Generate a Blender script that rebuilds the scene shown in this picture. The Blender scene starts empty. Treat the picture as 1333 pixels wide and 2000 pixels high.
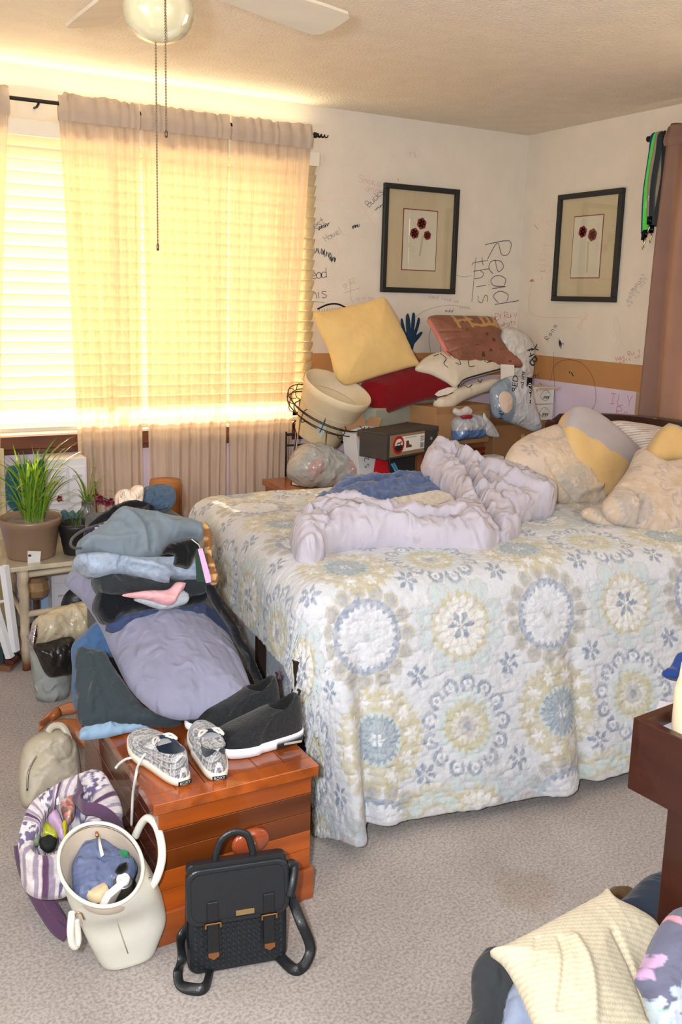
import bpy, math, random
import numpy as np
from mathutils import Vector, Matrix, geometry
random.seed(7)
SC = bpy.context.scene
PI = math.pi

# ------------------------------------------------------------------ camera, light, exposure
EYE = Vector((0.0, 0.0, 1.52))
YAW, PITCH, ROLL, FPX, PY = -.5128, .1887, .0267, 1809.0, 928.0
def cam_axes():
    cy, sy, cp, sp, cr, sr = math.cos(YAW), math.sin(YAW), math.cos(PITCH), math.sin(PITCH), math.cos(ROLL), math.sin(ROLL)
    right = Vector((cy, sy, 0)); fwd = Vector((-sy*cp, cy*cp, -sp)); up = right.cross(fwd)
    return cr*right + sr*up, -sr*right + cr*up, fwd
CR, CU, CF = cam_axes()
cam_data = bpy.data.cameras.new('camera'); cam = bpy.data.objects.new('camera', cam_data); SC.collection.objects.link(cam)
cam.matrix_world = Matrix(((CR.x, CU.x, -CF.x, EYE.x), (CR.y, CU.y, -CF.y, EYE.y), (CR.z, CU.z, -CF.z, EYE.z), (0, 0, 0, 1)))
cam_data.sensor_width = 36; cam_data.sensor_fit = 'AUTO'; cam_data.lens = FPX*36/2000
cam_data.shift_y = -(1000-PY)/2000; cam_data.clip_start = .05
SC.camera = cam
SC.view_settings.view_transform = 'Standard'; SC.view_settings.look = 'None'
SC.view_settings.gamma = 1; SC.view_settings.use_curve_mapping = False
SC.view_settings.exposure = 0.12
try:
    SC.cycles.use_denoising = True; SC.cycles.max_bounces = 8; SC.cycles.diffuse_bounces = 4
    SC.cycles.transparent_max_bounces = 16; SC.cycles.sample_clamp_indirect = 6; SC.cycles.caustics_reflective = False
    SC.cycles.caustics_refractive = False
except Exception: pass

def lin(c):
    c = [x/255 for x in c]
    return tuple((x/12.92 if x <= .04045 else ((x+.055)/1.055)**2.4) for x in c)

WORLD_STRENGTH = 7.4; SUN = 13.0; FLASH = 56.0; FILL = 25.0
world = bpy.data.worlds.new('sky'); SC.world = world; world.use_nodes = True
wb = world.node_tree.nodes['Background']; wb.inputs[0].default_value = (1.0, .77, .41, 1); wb.inputs[1].default_value = WORLD_STRENGTH
def add_light(name, kind, loc, aim, energy, color, size=.1, size_y=None):
    d = bpy.data.lights.new(name, kind); d.energy = energy; d.color = color
    if kind == 'AREA':
        d.size = size
        if size_y: d.shape = 'RECTANGLE'; d.size_y = size_y
    elif kind == 'SUN': d.angle = size
    else: d.shadow_soft_size = size
    o = bpy.data.objects.new(name, d); SC.collection.objects.link(o); o.location = loc
    o.rotation_euler = (Vector(aim)-Vector(loc)).to_track_quat('-Z', 'Y').to_euler()
    return o
add_light('sun', 'SUN', (0.6, 8, 4), (0.75, 8-4.0, 4-1.05), SUN, (1.0, .74, .42), .012)
fl = EYE - CR*.13 + CU*.06
add_light('camera_flash', 'AREA', fl, fl+CF*2+CU*.15, FLASH, (.92, .96, 1.0), .07)
add_light('ceiling_fill', 'AREA', (1.2, 4.256-.03, 2.315), (1.2, 4.256-.83, 2.915), 4.0, (1.0, .84, .52), 1.9, .03)  # added lamp that brightens the ceiling, standing in for daylight through the slats
add_light('left_fill', 'AREA', (-.88, 1.5, 1.55), (2.2, 2.2, 1.0), FILL, (1.0, .97, .93), 1.3, 1.1)  # added fill lamp just inside the left wall, which has no window
add_light('rear_fill', 'AREA', (1.6, -.75, 1.5), (1.7, 3, 1.5), FILL*.8, (1.0, .97, .94), 1.6, 1.8)  # added fill lamp behind the camera, before the solid front wall

# ------------------------------------------------------------------ pixel rays
def ray(a, b): return CR*(a-666.5) - CU*(b-PY) + CF*FPX
def W(a, b, x=None, y=None, z=None):
    d = ray(a, b)
    if x is not None: t = (x-EYE.x)/d.x
    elif y is not None: t = (y-EYE.y)/d.y
    else: t = (z-EYE.z)/d.z
    return EYE + d*t
class Pl:
    def __init__(s, a, b, x=None, y=None, z=None, tilt=0, yaw=0, p=None):
        s.p = p if p is not None else W(a, b, x, y, z)
        t = math.radians(tilt); w = math.radians(yaw)
        s.n = Vector((math.sin(w)*math.cos(t), -math.cos(w)*math.cos(t), math.sin(t)))
        s.u = Vector((math.cos(w), math.sin(w), 0)); s.v = s.n.cross(s.u)
    def at(s, a, b, off=0):
        d = ray(a, b); return EYE + d*((s.p-EYE).dot(s.n)/d.dot(s.n)) + s.n*off
    def uv(s, P): q = P-s.p; return (q.dot(s.u), q.dot(s.v))
    def xyz(s, u, v, h=0): return s.p + s.u*u + s.v*v + s.n*h

# ------------------------------------------------------------------ materials
MATS = {}
def mat(kind, **kw):
    key = (kind,)+tuple(sorted(kw.items()))
    if key in MATS: return MATS[key]
    m = bpy.data.materials.new(kind); m.use_nodes = True; MATS[key] = m
    nt = m.node_tree; N = nt.nodes; L = nt.links
    b = N['Principled BSDF']; out = N['Material Output']
    at = N.new('ShaderNodeAttribute'); at.attribute_name = 'Col'
    tc = N.new('ShaderNodeTexCoord')
    P = dict(rough=.85, var=.08, vscale=9, bump=.15, bscale=250, spec=.3, metal=0, trans=0, alpha=1, coat=0, dist=0, crease=0, cscale=26, stretch=(1, 1, 1), sheen=0, tr=0)
    base = {'cloth': dict(rough=.95, bump=.35, bscale=420, spec=.15, sheen=.2),
            'garment': dict(rough=.95, bump=.25, bscale=420, spec=.1, sheen=.15, crease=.7, cscale=20),
            'comforter': dict(rough=.9, bump=.2, bscale=420, spec=.2, sheen=.1, crease=1.0, cscale=17),
            'knit': dict(rough=1, bump=.9, bscale=160, spec=.1, sheen=.3, var=.2, vscale=60),
            'wood': dict(rough=.32, var=.45, vscale=14, bump=.04, bscale=40, spec=.5, stretch=(1, .12, 1), coat=.4),
            'woodx': dict(rough=.32, var=.45, vscale=14, bump=.04, bscale=40, spec=.5, stretch=(.12, 1, 1), coat=.4),
            'paint': dict(rough=.7, var=.04, bump=.1, bscale=60), 'plastic': dict(rough=.35, var=.03, bump=0, spec=.5),
            'leather': dict(rough=.38, var=.06, bump=.25, bscale=220, spec=.5), 'paper': dict(rough=.8, var=.05, bump=.03, bscale=80),
            'metal': dict(rough=.3, metal=1, var=.05, bump=0), 'iron': dict(rough=.5, metal=.3, var=.1, bump=.05),
            'film': dict(rough=.22, var=.12, vscale=20, bump=.25, bscale=25, spec=.8, alpha=.85, tr=.3, crease=.6, cscale=28),
            'glass': dict(rough=.04, var=0, bump=0, trans=.9, alpha=1),
            'leaf': dict(rough=.4, var=.15, vscale=30, bump=.05, tr=.35), 'sheer': dict(rough=.95, var=.10, vscale=55, bump=.3, bscale=500, tr=.46, spec=.1, alpha=.90, stretch=(2.2, 1, .12)),
            'drape': dict(rough=.95, var=.06, bump=.3, bscale=420, tr=.18, spec=.1), 'slat': dict(rough=.5, var=.02, bump=0, tr=.5),
            'flat': dict(rough=.8, var=0, bump=0, spec=.1)}[kind]
    P.update(base); P.update(kw)
    mp = N.new('ShaderNodeMapping'); mp.inputs['Scale'].default_value = P['stretch']; L.new(tc.outputs['Object'], mp.inputs[0])
    nz_ = N.new('ShaderNodeTexNoise'); nz_.inputs['Scale'].default_value = P['vscale']; nz_.inputs['Detail'].default_value = 4; L.new(mp.outputs[0], nz_.inputs['Vector'])
    mr = N.new('ShaderNodeMapRange'); mr.inputs[1].default_value = .3; mr.inputs[2].default_value = .7
    mr.inputs[3].default_value = 1-P['var']; mr.inputs[4].default_value = 1+P['var']*.6; L.new(nz_.outputs['Fac'], mr.inputs[0])
    mx = N.new('ShaderNodeMix'); mx.data_type = 'RGBA'; mx.blend_type = 'MULTIPLY'; mx.inputs[0].default_value = 1
    L.new(at.outputs['Color'], mx.inputs[6]); L.new(mr.outputs[0], mx.inputs[7])
    col = mx.outputs[2]
    L.new(col, b.inputs['Base Color'])
    b.inputs['Roughness'].default_value = P['rough']; b.inputs['Metallic'].default_value = P['metal']
    b.inputs['Specular IOR Level'].default_value = P['spec']; b.inputs['Transmission Weight'].default_value = P['trans']
    b.inputs['Coat Weight'].default_value = P['coat']; b.inputs['Sheen Weight'].default_value = P['sheen']
    b.inputs['Alpha'].default_value = P['alpha']
    if P['bump'] > 0:
        n2 = N.new('ShaderNodeTexNoise'); n2.inputs['Scale'].default_value = P['bscale']; n2.inputs['Detail'].default_value = 2
        L.new(tc.outputs['Object'], n2.inputs['Vector'])
        bm = N.new('ShaderNodeBump'); bm.inputs['Strength'].default_value = P['bump']; bm.inputs['Distance'].default_value = .003 if P['bscale'] > 100 else .01
        L.new(n2.outputs['Fac'], bm.inputs['Height']); L.new(bm.outputs[0], b.inputs['Normal'])
        if P['crease'] > 0:
            n3 = N.new('ShaderNodeTexNoise'); n3.noise_type = 'RIDGED_MULTIFRACTAL'; n3.inputs['Scale'].default_value = P['cscale']; n3.inputs['Detail'].default_value = 3; n3.inputs['Distortion'].default_value = .8; n3.inputs['Roughness'].default_value = .45
            mp2 = N.new('ShaderNodeMapping'); mp2.inputs['Scale'].default_value = (1, 1, .6); mp2.inputs['Rotation'].default_value = (.4, .3, .5); L.new(tc.outputs['Object'], mp2.inputs[0]); L.new(mp2.outputs[0], n3.inputs['Vector'])
            b3 = N.new('ShaderNodeBump'); b3.inputs['Strength'].default_value = P['crease']; b3.inputs['Distance'].default_value = .02; L.new(n3.outputs['Fac'], b3.inputs['Height']); L.new(b3.outputs[0], bm.inputs['Normal'])
    if P['tr'] > 0:
        t = N.new('ShaderNodeBsdfTranslucent'); L.new(col, t.inputs[0]); ms = N.new('ShaderNodeMixShader'); ms.inputs[0].default_value = P['tr']
        L.new(b.outputs[0], ms.inputs[1]); L.new(t.outputs[0], ms.inputs[2]); last = ms.outputs[0]
        if P['alpha'] < 1:
            tp = N.new('ShaderNodeBsdfTransparent'); m3 = N.new('ShaderNodeMixShader'); m3.inputs[0].default_value = P['alpha']; b.inputs['Alpha'].default_value = 1
            L.new(tp.outputs[0], m3.inputs[1]); L.new(last, m3.inputs[2]); last = m3.outputs[0]
        L.new(last, out.inputs[0])
    return m

# ------------------------------------------------------------------ numpy noise
def _h(i, j, k, s):
    n = (i*374761393 + j*668265263 + k*2147483647 + s*974634777) & 0xffffffff
    n = ((n ^ (n >> 13))*1274126177) & 0xffffffff
    return ((n ^ (n >> 16)) & 0xffff)/32767.5 - 1
def nz(P, f, seed=0):
    P = np.asarray(P, float)*f + 100.5; I = np.floor(P).astype(np.int64); t = P-I; t = t*t*(3-2*t); r = 0
    for a in (0, 1):
        for b in (0, 1):
            for c in (0, 1):
                w = (t[:, 0] if a else 1-t[:, 0])*(t[:, 1] if b else 1-t[:, 1])*(t[:, 2] if c else 1-t[:, 2])
                r = r + w*_h(I[:, 0]+a, I[:, 1]+b, I[:, 2]+c, seed)
    return r
def fbm(P, f, seed=0, o=3):
    return sum(nz(P, f*2**k, seed+k)/2**k for k in range(o))/1.6

# ------------------------------------------------------------------ object helpers
BASE = {}
def setp(o, label=None, cat=None, group=None, kind=None):
    if label: o['label'] = label
    if cat: o['category'] = cat
    if group: o['group'] = group
    if kind: o['kind'] = kind
    return o
def mk(name, V, Fc, m, parent=None, smooth=True, col=(200, 200, 200), vcol=None, fmat=None, solid=0, label=None, bevel=0, subd=0):
    V = np.asarray(V, float)
    me = bpy.data.meshes.new(name)
    if parent is not None: o0 = BASE[parent.name]
    else: o0 = np.array([(V[:, 0].min()+V[:, 0].max())/2, (V[:, 1].min()+V[:, 1].max())/2, V[:, 2].min()])
    me.from_pydata((V-o0).tolist(), [], Fc); 
    mats = m if isinstance(m, list) else [m]
    for q in mats: me.materials.append(q)
    if fmat is not None: me.polygons.foreach_set('material_index', fmat)
    if smooth: me.polygons.foreach_set('use_smooth', [True]*len(me.polygons))
    ca = me.color_attributes.new('Col', 'FLOAT_COLOR', 'POINT')
    if vcol is None: vcol = np.tile(lin(col), (len(V), 1))
    ca.data.foreach_set('color', np.hstack([np.asarray(vcol, float), np.ones((len(V), 1))]).ravel())
    me.update()
    o = bpy.data.objects.new(name, me); SC.collection.objects.link(o)
    if parent is not None: o.parent = parent; BASE[o.name] = o0
    else: o.location = o0; BASE[o.name] = o0
    if solid:
        md = o.modifiers.new('thickness', 'SOLIDIFY'); md.thickness = solid; md.offset = 0
    if bevel:
        md = o.modifiers.new('bevel', 'BEVEL'); md.width = bevel; md.segments = 2; md.limit_method = 'ANGLE'; md.angle_limit = .6
    if subd:
        md = o.modifiers.new('sub', 'SUBSURF'); md.levels = subd; md.render_levels = subd
    if label: o['label'] = label
    return o
def empty(name, loc, label, cat, group=None):
    o = bpy.data.objects.new(name, None); SC.collection.objects.link(o); o.location = loc; o.empty_display_size = .05
    BASE[o.name] = np.array(loc, float); setp(o, label, cat, group); return o

class B:
    def __init__(s): s.V = []; s.F = []; s.C = []
    def add(s, V, F, c):
        k = len(s.V); s.V += [tuple(v) for v in V]; s.F += [tuple(i+k for i in f) for f in F]
        s.C += [lin(c)]*len(V) if not hasattr(c, 'shape') else [tuple(x) for x in c]
        return s
    def box(s, lo, hi, c=(200, 200, 200), M=None):
        x0, y0, z0 = lo; x1, y1, z1 = hi
        V = [Vector(p) for p in ((x0, y0, z0), (x1, y0, z0), (x1, y1, z0), (x0, y1, z0), (x0, y0, z1), (x1, y0, z1), (x1, y1, z1), (x0, y1, z1))]
        if M is not None: V = [M @ v for v in V]
        return s.add(V, [(0, 3, 2, 1), (4, 5, 6, 7), (0, 1, 5, 4), (1, 2, 6, 5), (2, 3, 7, 6), (3, 0, 4, 7)], c)
    def tube(s, pts, r, c=(200, 200, 200), n=8, cap=True, flat=None, closed=False):
        pts = [Vector(p) for p in pts]; k = len(pts); V = []; F = []
        rr = r if isinstance(r, (list, tuple)) else [r]*k
        prev = None
        for i, p in enumerate(pts):
            if closed: t = pts[(i+1) % k]-pts[i-1]
            else: t = (pts[min(i+1, k-1)]-pts[max(i-1, 0)])
            t.normalize()
            if prev is None:
                a = Vector((0, 0, 1)) if abs(t.z) < .9 else Vector((1, 0, 0)); u = t.cross(a).normalized()
            else: u = (prev-t*prev.dot(t)).normalized()
            prev = u; w = t.cross(u)
            if flat: # flat = (width, thickness, normal)
                w = Vector(flat[2]); w = (w-t*w.dot(t)).normalized(); u = t.cross(w)
                for q in range(n):
                    a = 2*PI*q/n; V.append(p+u*math.cos(a)*flat[0]*rr[i]+w*math.sin(a)*flat[1])
            else:
                for q in range(n):
                    a = 2*PI*q/n; V.append(p+(u*math.cos(a)+w*math.sin(a))*rr[i])
        for i in range(k if closed else k-1):
            j = (i+1) % k
            for q in range(n): F.append((i*n+q, i*n+(q+1) % n, j*n+(q+1) % n, j*n+q))
        if cap and not closed: F.append(tuple(range(n))[::-1]); F.append(tuple((k-1)*n+q for q in range(n)))
        return s.add(V, F, c)
    def lathe(s, prof, o=(0, 0, 0), c=(200, 200, 200), n=32, M=None, sx=1, sy=1):
        V = []; F = []; o = Vector(o)
        for r, z in prof:
            for q in range(n):
                a = 2*PI*q/n; v = Vector((r*math.cos(a)*sx, r*math.sin(a)*sy, z)); V.append((M @ v if M is not None else v)+o)
        for i in range(len(prof)-1):
            for q in range(n): F.append((i*n+q, i*n+(q+1) % n, (i+1)*n+(q+1) % n, (i+1)*n+q))
        return s.add(V, F, c)
    def ribbon(s, pts, nrm, w, c, lift=0):
        pts = [Vector(p) for p in pts]; nrm = Vector(nrm).normalized(); V = []; k = len(pts)
        for i, p in enumerate(pts):
            t = (pts[min(i+1, k-1)]-pts[max(i-1, 0)])
            if t.length < 1e-9: t = Vector((1, 0, 0))
            u = t.normalized().cross(nrm).normalized()*w/2
            V += [p-u+nrm*lift, p+u+nrm*lift]
        return s.add(V, [(2*i, 2*i+1, 2*i+3, 2*i+2) for i in range(k-1)], c)
    def text(s, txt, size, M, c, ext=0):
        cu = bpy.data.curves.new('t', 'FONT'); cu.body = txt; cu.size = size; cu.extrude = ext; cu.align_x = 'CENTER'; cu.align_y = 'CENTER'
        o = bpy.data.objects.new('t', cu); me = o.to_mesh()
        V = [M @ v.co for v in me.vertices]; F = [tuple(p.vertices) for p in me.polygons]
        s.add(V, F, c); o.to_mesh_clear(); bpy.data.objects.remove(o); bpy.data.curves.remove(cu); return s
    def out(s, name, m, parent=None, smooth=False, **kw):
        return mk(name, s.V, s.F, m, parent, smooth, vcol=s.C, **kw)

def smooth_loop(pts, per=6, closed=True):
    out = []; n = len(pts); rng = range(n) if closed else range(n-1)
    for i in rng:
        g = (lambda k: pts[k % n]) if closed else (lambda k: pts[max(0, min(n-1, k))])
        p0, p1, p2, p3 = [np.array(g(i+d), float) for d in (-1, 0, 1, 2)]
        for q in range(per):
            t = q/per; out.append(.5*((2*p1)+(-p0+p2)*t+(2*p0-5*p1+4*p2-p3)*t*t+(-p0+3*p1-3*p2+p3)*t**3))
    if not closed: out.append(np.array(pts[-1], float))
    return out

def pts_seg_dist(Q, A, Bb):
    d = Bb-A; L = (d**2).sum(1)+1e-12
    best = np.full(len(Q), 1e9)
    for a, dd, l in zip(A, d, L):
        t = np.clip(((Q-a)@dd)/l, 0, 1); best = np.minimum(best, np.hypot(*(Q-a-t[:, None]*dd).T))
    return best

def puff(name, poly, pl, tf, tb, m, parent=None, col=(200, 200, 200), R=None, g=None, wr=.004, wf=14, folds=(), colf=None, sharp=False, seed=0,
         an=(1, 1), edge=.0, q=.5, per=5, label=None, world=False, bend=None, cr=0, cf=14):
    """closed soft body whose outline is poly (photo pixels laid on plane pl), bulging tf in front and tb behind"""
    if world: P2 = [np.array(p, float) for p in poly]
    else: P2 = [np.array(pl.uv(pl.at(*p))) for p in poly]
    L = P2 if sharp else smooth_loop(P2, per)
    L = np.array(L); 
    size = max(np.ptp(L[:, 0]), np.ptp(L[:, 1]))
    g = g or size/46
    # resample
    seg = np.roll(L, -1, 0)-L; D = []
    for a, s_ in zip(L, seg):
        k = max(1, int(round(np.hypot(*s_)/g)))
        for t in range(k): D.append(a+s_*t/k)
    L = np.array(D)
    if edge: L = L + edge*np.stack([nz(np.c_[L, L[:, 0]*0], wf*1.5, seed+3), nz(np.c_[L, L[:, 0]*0+5], wf*1.5, seed+4)], 1)
    xs = np.arange(L[:, 0].min()+g/2, L[:, 0].max(), g); ys = np.arange(L[:, 1].min()+g/2, L[:, 1].max(), g*.87)
    G = np.array([(x+(g/2 if j % 2 else 0), y) for j, y in enumerate(ys) for x in xs])
    # inside test
    ins = np.zeros(len(G), bool); A = L; C = np.roll(L, -1, 0)
    for a, c in zip(A, C):
        cond = (a[1] > G[:, 1]) != (c[1] > G[:, 1])
        with np.errstate(divide='ignore', invalid='ignore'):
            xi = (c[0]-a[0])*(G[:, 1]-a[1])/(c[1]-a[1])+a[0]
        ins ^= cond & (G[:, 0] < xi)
    G = G[ins]; d = pts_seg_dist(G, A, C); G = G[d > g*.55]
    al = [Vector(p) for p in L]+[Vector(p) for p in G]; nb = len(L)
    r = geometry.delaunay_2d_cdt(al, [(i, (i+1) % nb) for i in range(nb)], [tuple(range(nb))], 1, 1e-7)
    V2 = np.array([(v.x, v.y) for v in r[0]]); F = [tuple(f) for f in r[2]]
    d = pts_seg_dist(V2, A, C)
    R = R or d.max()
    s = np.clip(d/R, 0, 1); h = (1-(1-s)**2)**q
    # extra: gentle dome
    h = h*(.8+.2*np.clip(d/d.max(), 0, 1))
    P3 = np.c_[V2[:, 0]*an[0], V2[:, 1]*an[1], V2[:, 0]*0]
    w = np.clip(d/(R*.35), 0, 1)
    warp = np.c_[nz(P3, wf*.6, seed+11), nz(P3+7, wf*.6, seed+12), P3[:, 0]*0]*(.5/wf)
    rid = 1-2*np.abs(nz(P3+warp, wf, seed)); rid2 = 1-2*np.abs(nz(P3*1.0+warp, wf*2.3, seed+5))
    disp = wr*(rid*.7+rid2*.3+.6*nz(P3, wf*.5, seed+9))*w
    if cr:
        Q = P3 + np.c_[nz(P3, cf*.8, seed+21), nz(P3, cf*.8, seed+22), P3[:, 0]*0]*(.6/cf)
        cc = sum((1-np.sqrt(np.abs(nz(Q*np.array([1, .7+.3*k, 1]), cf*1.9**k, seed+30+k))*1.6))*.58**k for k in range(4))
        disp = disp + cr*cc*np.clip(d/(R*.2), 0, 1)
    for fo in folds:
        pts, amp, wd = fo
        q2 = np.array([pl.uv(pl.at(*p)) for p in pts] if not world else pts)
        q2 = np.array(smooth_loop(list(q2), 4, False)) if len(q2) > 2 else q2
        disp = disp + amp*np.exp(-(pts_seg_dist(V2, q2[:-1], q2[1:])/wd)**2)*np.clip(d/(R*.15), 0, 1)
    onb = d < 1e-6
    n_, u_, v_, p_ = (np.array(x) for x in (pl.n, pl.u, pl.v, pl.p))
    Pw = p_+V2[:, :1]*u_+V2[:, 1:]*v_
    top = Pw+(tf*h+disp)[:, None]*n_; bot = Pw-(tb*h+disp*.5*(tb > .02))[:, None]*n_
    keep = ~onb; idx = np.full(len(V2), -1); idx[keep] = np.arange(keep.sum())+len(V2); idx[onb] = np.where(onb)[0]
    V = np.vstack([top, bot[keep]])
    area = sum((V2[f[1]][0]-V2[f[0]][0])*(V2[f[2]][1]-V2[f[0]][1])-(V2[f[2]][0]-V2[f[0]][0])*(V2[f[1]][1]-V2[f[0]][1]) for f in F[:20])
    if area < 0: F = [f[::-1] for f in F]
    FF = F+[tuple(int(idx[i]) for i in f[::-1]) for f in F if not all(onb[i] for i in f)]
    uv = np.vstack([V2, V2[keep]])
    if bend is not None: V = bend(V, uv)
    side = np.r_[np.zeros(len(V2)), np.ones(int(keep.sum()))]
    vc = colf(uv, V, side) if colf else None
    V[:, 2] = np.maximum(V[:, 2], .004)
    return mk(name, V, FF, m, parent, True, col=col, vcol=vc, label=label)

def lab(o, label, cat, group=None): return setp(o, label, cat, group)
# ================================================================== the room
RX, WY, CZ, LX, FY = 3.542, 4.256, 2.44, -.92, -.85
CREAM = (226, 217, 204); BAND = (189, 138, 88); LILAC = (222, 206, 226)
b = B(); b.box((LX-.1, FY-.1, -.1), (RX+.15, WY+.15, 0), (176, 168, 164))
fm = mat('cloth', bump=.6, bscale=520, var=.16, vscale=3.5, sheen=.1)
nt = fm.node_tree
def carpet_stains():
    # speckle and a worn brown stain patch on the carpet
    N = nt.nodes; L = nt.links; bs = N['Principled BSDF']; src = bs.inputs['Base Color'].links[0].from_socket
    tc = N.new('ShaderNodeTexCoord'); sp = N.new('ShaderNodeTexNoise'); sp.inputs['Scale'].default_value = 130; sp.inputs['Detail'].default_value = 3
    geo = N.new('ShaderNodeNewGeometry'); L.new(geo.outputs['Position'], sp.inputs['Vector'])
    r = N.new('ShaderNodeMapRange'); r.inputs[1].default_value = .35; r.inputs[2].default_value = .6; r.inputs[3].default_value = .68; r.inputs[4].default_value = 1.06
    L.new(sp.outputs['Fac'], r.inputs[0]); m1 = N.new('ShaderNodeMix'); m1.data_type = 'RGBA'; m1.blend_type = 'MULTIPLY'; m1.inputs[0].default_value = 1
    L.new(src, m1.inputs[6]); L.new(r.outputs[0], m1.inputs[7])
    s0 = W(1020, 1735, z=0); d = N.new('ShaderNodeVectorMath'); d.operation = 'DISTANCE'; d.inputs[1].default_value = s0
    n3 = N.new('ShaderNodeTexNoise'); n3.inputs['Scale'].default_value = 9; L.new(geo.outputs['Position'], n3.inputs['Vector'])
    L.new(geo.outputs['Position'], d.inputs[0]); ad = N.new('ShaderNodeMath'); ad.operation = 'MULTIPLY_ADD'; ad.inputs[1].default_value = .16; L.new(n3.outputs['Fac'], ad.inputs[0]); L.new(d.outputs['Value'], ad.inputs[2])
    r2 = N.new('ShaderNodeMapRange'); r2.inputs[1].default_value = .13; r2.inputs[2].default_value = .19; r2.inputs[3].default_value = .45; r2.inputs[4].default_value = 0; L.new(ad.outputs[0], r2.inputs[0])
    m2 = N.new('ShaderNodeMix'); m2.data_type = 'RGBA'; m2.blend_type = 'MULTIPLY'; m2.inputs[7].default_value = (.76, .64, .54, 1); L.new(r2.outputs[0], m2.inputs[0]); L.new(m1.outputs[2], m2.inputs[6])
    L.new(m2.outputs[2], bs.inputs['Base Color'])
carpet_stains()
setp(b.out('floor', fm), kind='structure')
b = B(); b.box((LX-.1, FY-.1, CZ), (RX+.15, WY+.15, CZ+.1), (232, 222, 208))
setp(b.out('ceiling', mat('paint', bump=.7, bscale=95, var=.05)), kind='structure')
HX0, HX1, HZ0, HZ1 = .2, 2.17, .885, 2.15      # window opening
b = B()
def wall_box(lo, hi):
    for z0, z1, c in ((0, 1.108, LILAC), (1.108, 1.238, BAND), (1.238, CZ, CREAM)):
        a, e = max(lo[2], z0), min(hi[2], z1)
        if e > a: b.box((lo[0], lo[1], a), (hi[0], hi[1], e), c)
T = .13
wall_box((LX-.1, WY, 0), (HX0, WY+T, CZ)); wall_box((HX1, WY, 0), (RX+T, WY+T, CZ))
wall_box((HX0, WY, 0), (HX1, WY+T, HZ0)); wall_box((HX0, WY, HZ1), (HX1, WY+T, CZ))
wallb = setp(b.out('wall_back', mat('paint')), kind='structure')
b = B(); wy0, wy1, wz0, wz1 = 1.95, 3.05, .95, 2.12
for (y0, y1, z0, z1) in ((FY-.1, wy0, 0, CZ), (wy1, WY, 0, CZ), (wy0, wy1, 0, wz0), (wy0, wy1, wz1, CZ)):
    for a, e, c in ((0, 1.1, LILAC), (1.1, 1.234, BAND), (1.234, CZ, CREAM)):
        lo, hi = max(z0, a), min(z1, e)
        if hi > lo:
            if c == LILAC and y1 > 3.31:
                b.box((RX, 3.31, lo), (RX+T, y1, hi), c); b.box((RX, y0, lo), (RX+T, 3.31, hi), (176, 150, 122))
            else: b.box((RX, y0, lo), (RX+T, y1, hi), c)
wallr = setp(b.out('wall_right', mat('paint')), kind='structure')
b = B(); b.box((LX-.1, FY-.1, 0), (LX, WY+T, CZ), CREAM); setp(b.out('wall_left', mat('paint')), kind='structure')
b = B(); b.box((LX, FY-.1, 0), (RX+T, FY, CZ), CREAM); setp(b.out('wall_front', mat('paint')), kind='structure')
def window(name, lo, hi, axis, sill=True):
    b = B(); w = .045
    (a0, z0), (a1, z1) = lo, hi; mid = (a0+a1)/2
    f = (lambda a, y, z: (a, WY+y, z)) if axis == 'x' else (lambda a, y, z: (RX+y, a, z))
    for (p0, q0, p1, q1) in ((a0, z0, a1, z0+w), (a0, z1-w, a1, z1), (a0, z0, a0+w, z1), (a1-w, z0, a1, z1), (mid-.02, z0, mid+.02, z1)):
        b.box(f(p0, .06, q0), f(p1, .12, q1), (235, 232, 225))
    o = setp(b.out(name, mat('plastic')), kind='structure')
    g = B(); g.box(f(a0, .088, z0), f(a1, .092, z1), (255, 255, 255)); m = bpy.data.materials.get('pane_glass')
    if not m:
        m = bpy.data.materials.new('pane_glass'); m.use_nodes = True; t = m.node_tree; N = t.nodes
        gl = N.new('ShaderNodeBsdfGlossy'); gl.inputs[1].default_value = .02; tp = N.new('ShaderNodeBsdfTransparent'); mx = N.new('ShaderNodeMixShader'); mx.inputs[0].default_value = .06
        t.links.new(tp.outputs[0], mx.inputs[1]); t.links.new(gl.outputs[0], mx.inputs[2]); t.links.new(mx.outputs[0], N['Material Output'].inputs[0])
    g.out('pane', m, o); return o
window('window_1', (HX0, HZ0), (HX1, HZ1), 'x'); window('window_2', (wy0, wz0), (wy1, wz1), 'y')
b = B(); b.box((HX0-.12, WY-.045, .826), (HX1+.05, WY+.05, .884), (112, 62, 40)); b.box((HX0-.12, WY-.03, .80), (HX1+.05, WY-.001, .826), (96, 52, 33))
setp(b.out('trim_1', mat('woodx'), bevel=.004), kind='structure')
for nm, lo, hi in (('baseboard_back', (LX, WY-.012, 0), (RX, WY, .08)), ('baseboard_right', (RX-.012, FY, 0), (RX, WY-.012, .08)), ('baseboard_left', (LX, FY, 0), (LX+.012, WY-.012, .08))):
    b = B(); b.box(lo, hi, (225, 220, 212)); setp(b.out(nm, mat('paint')), kind='structure')

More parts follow.
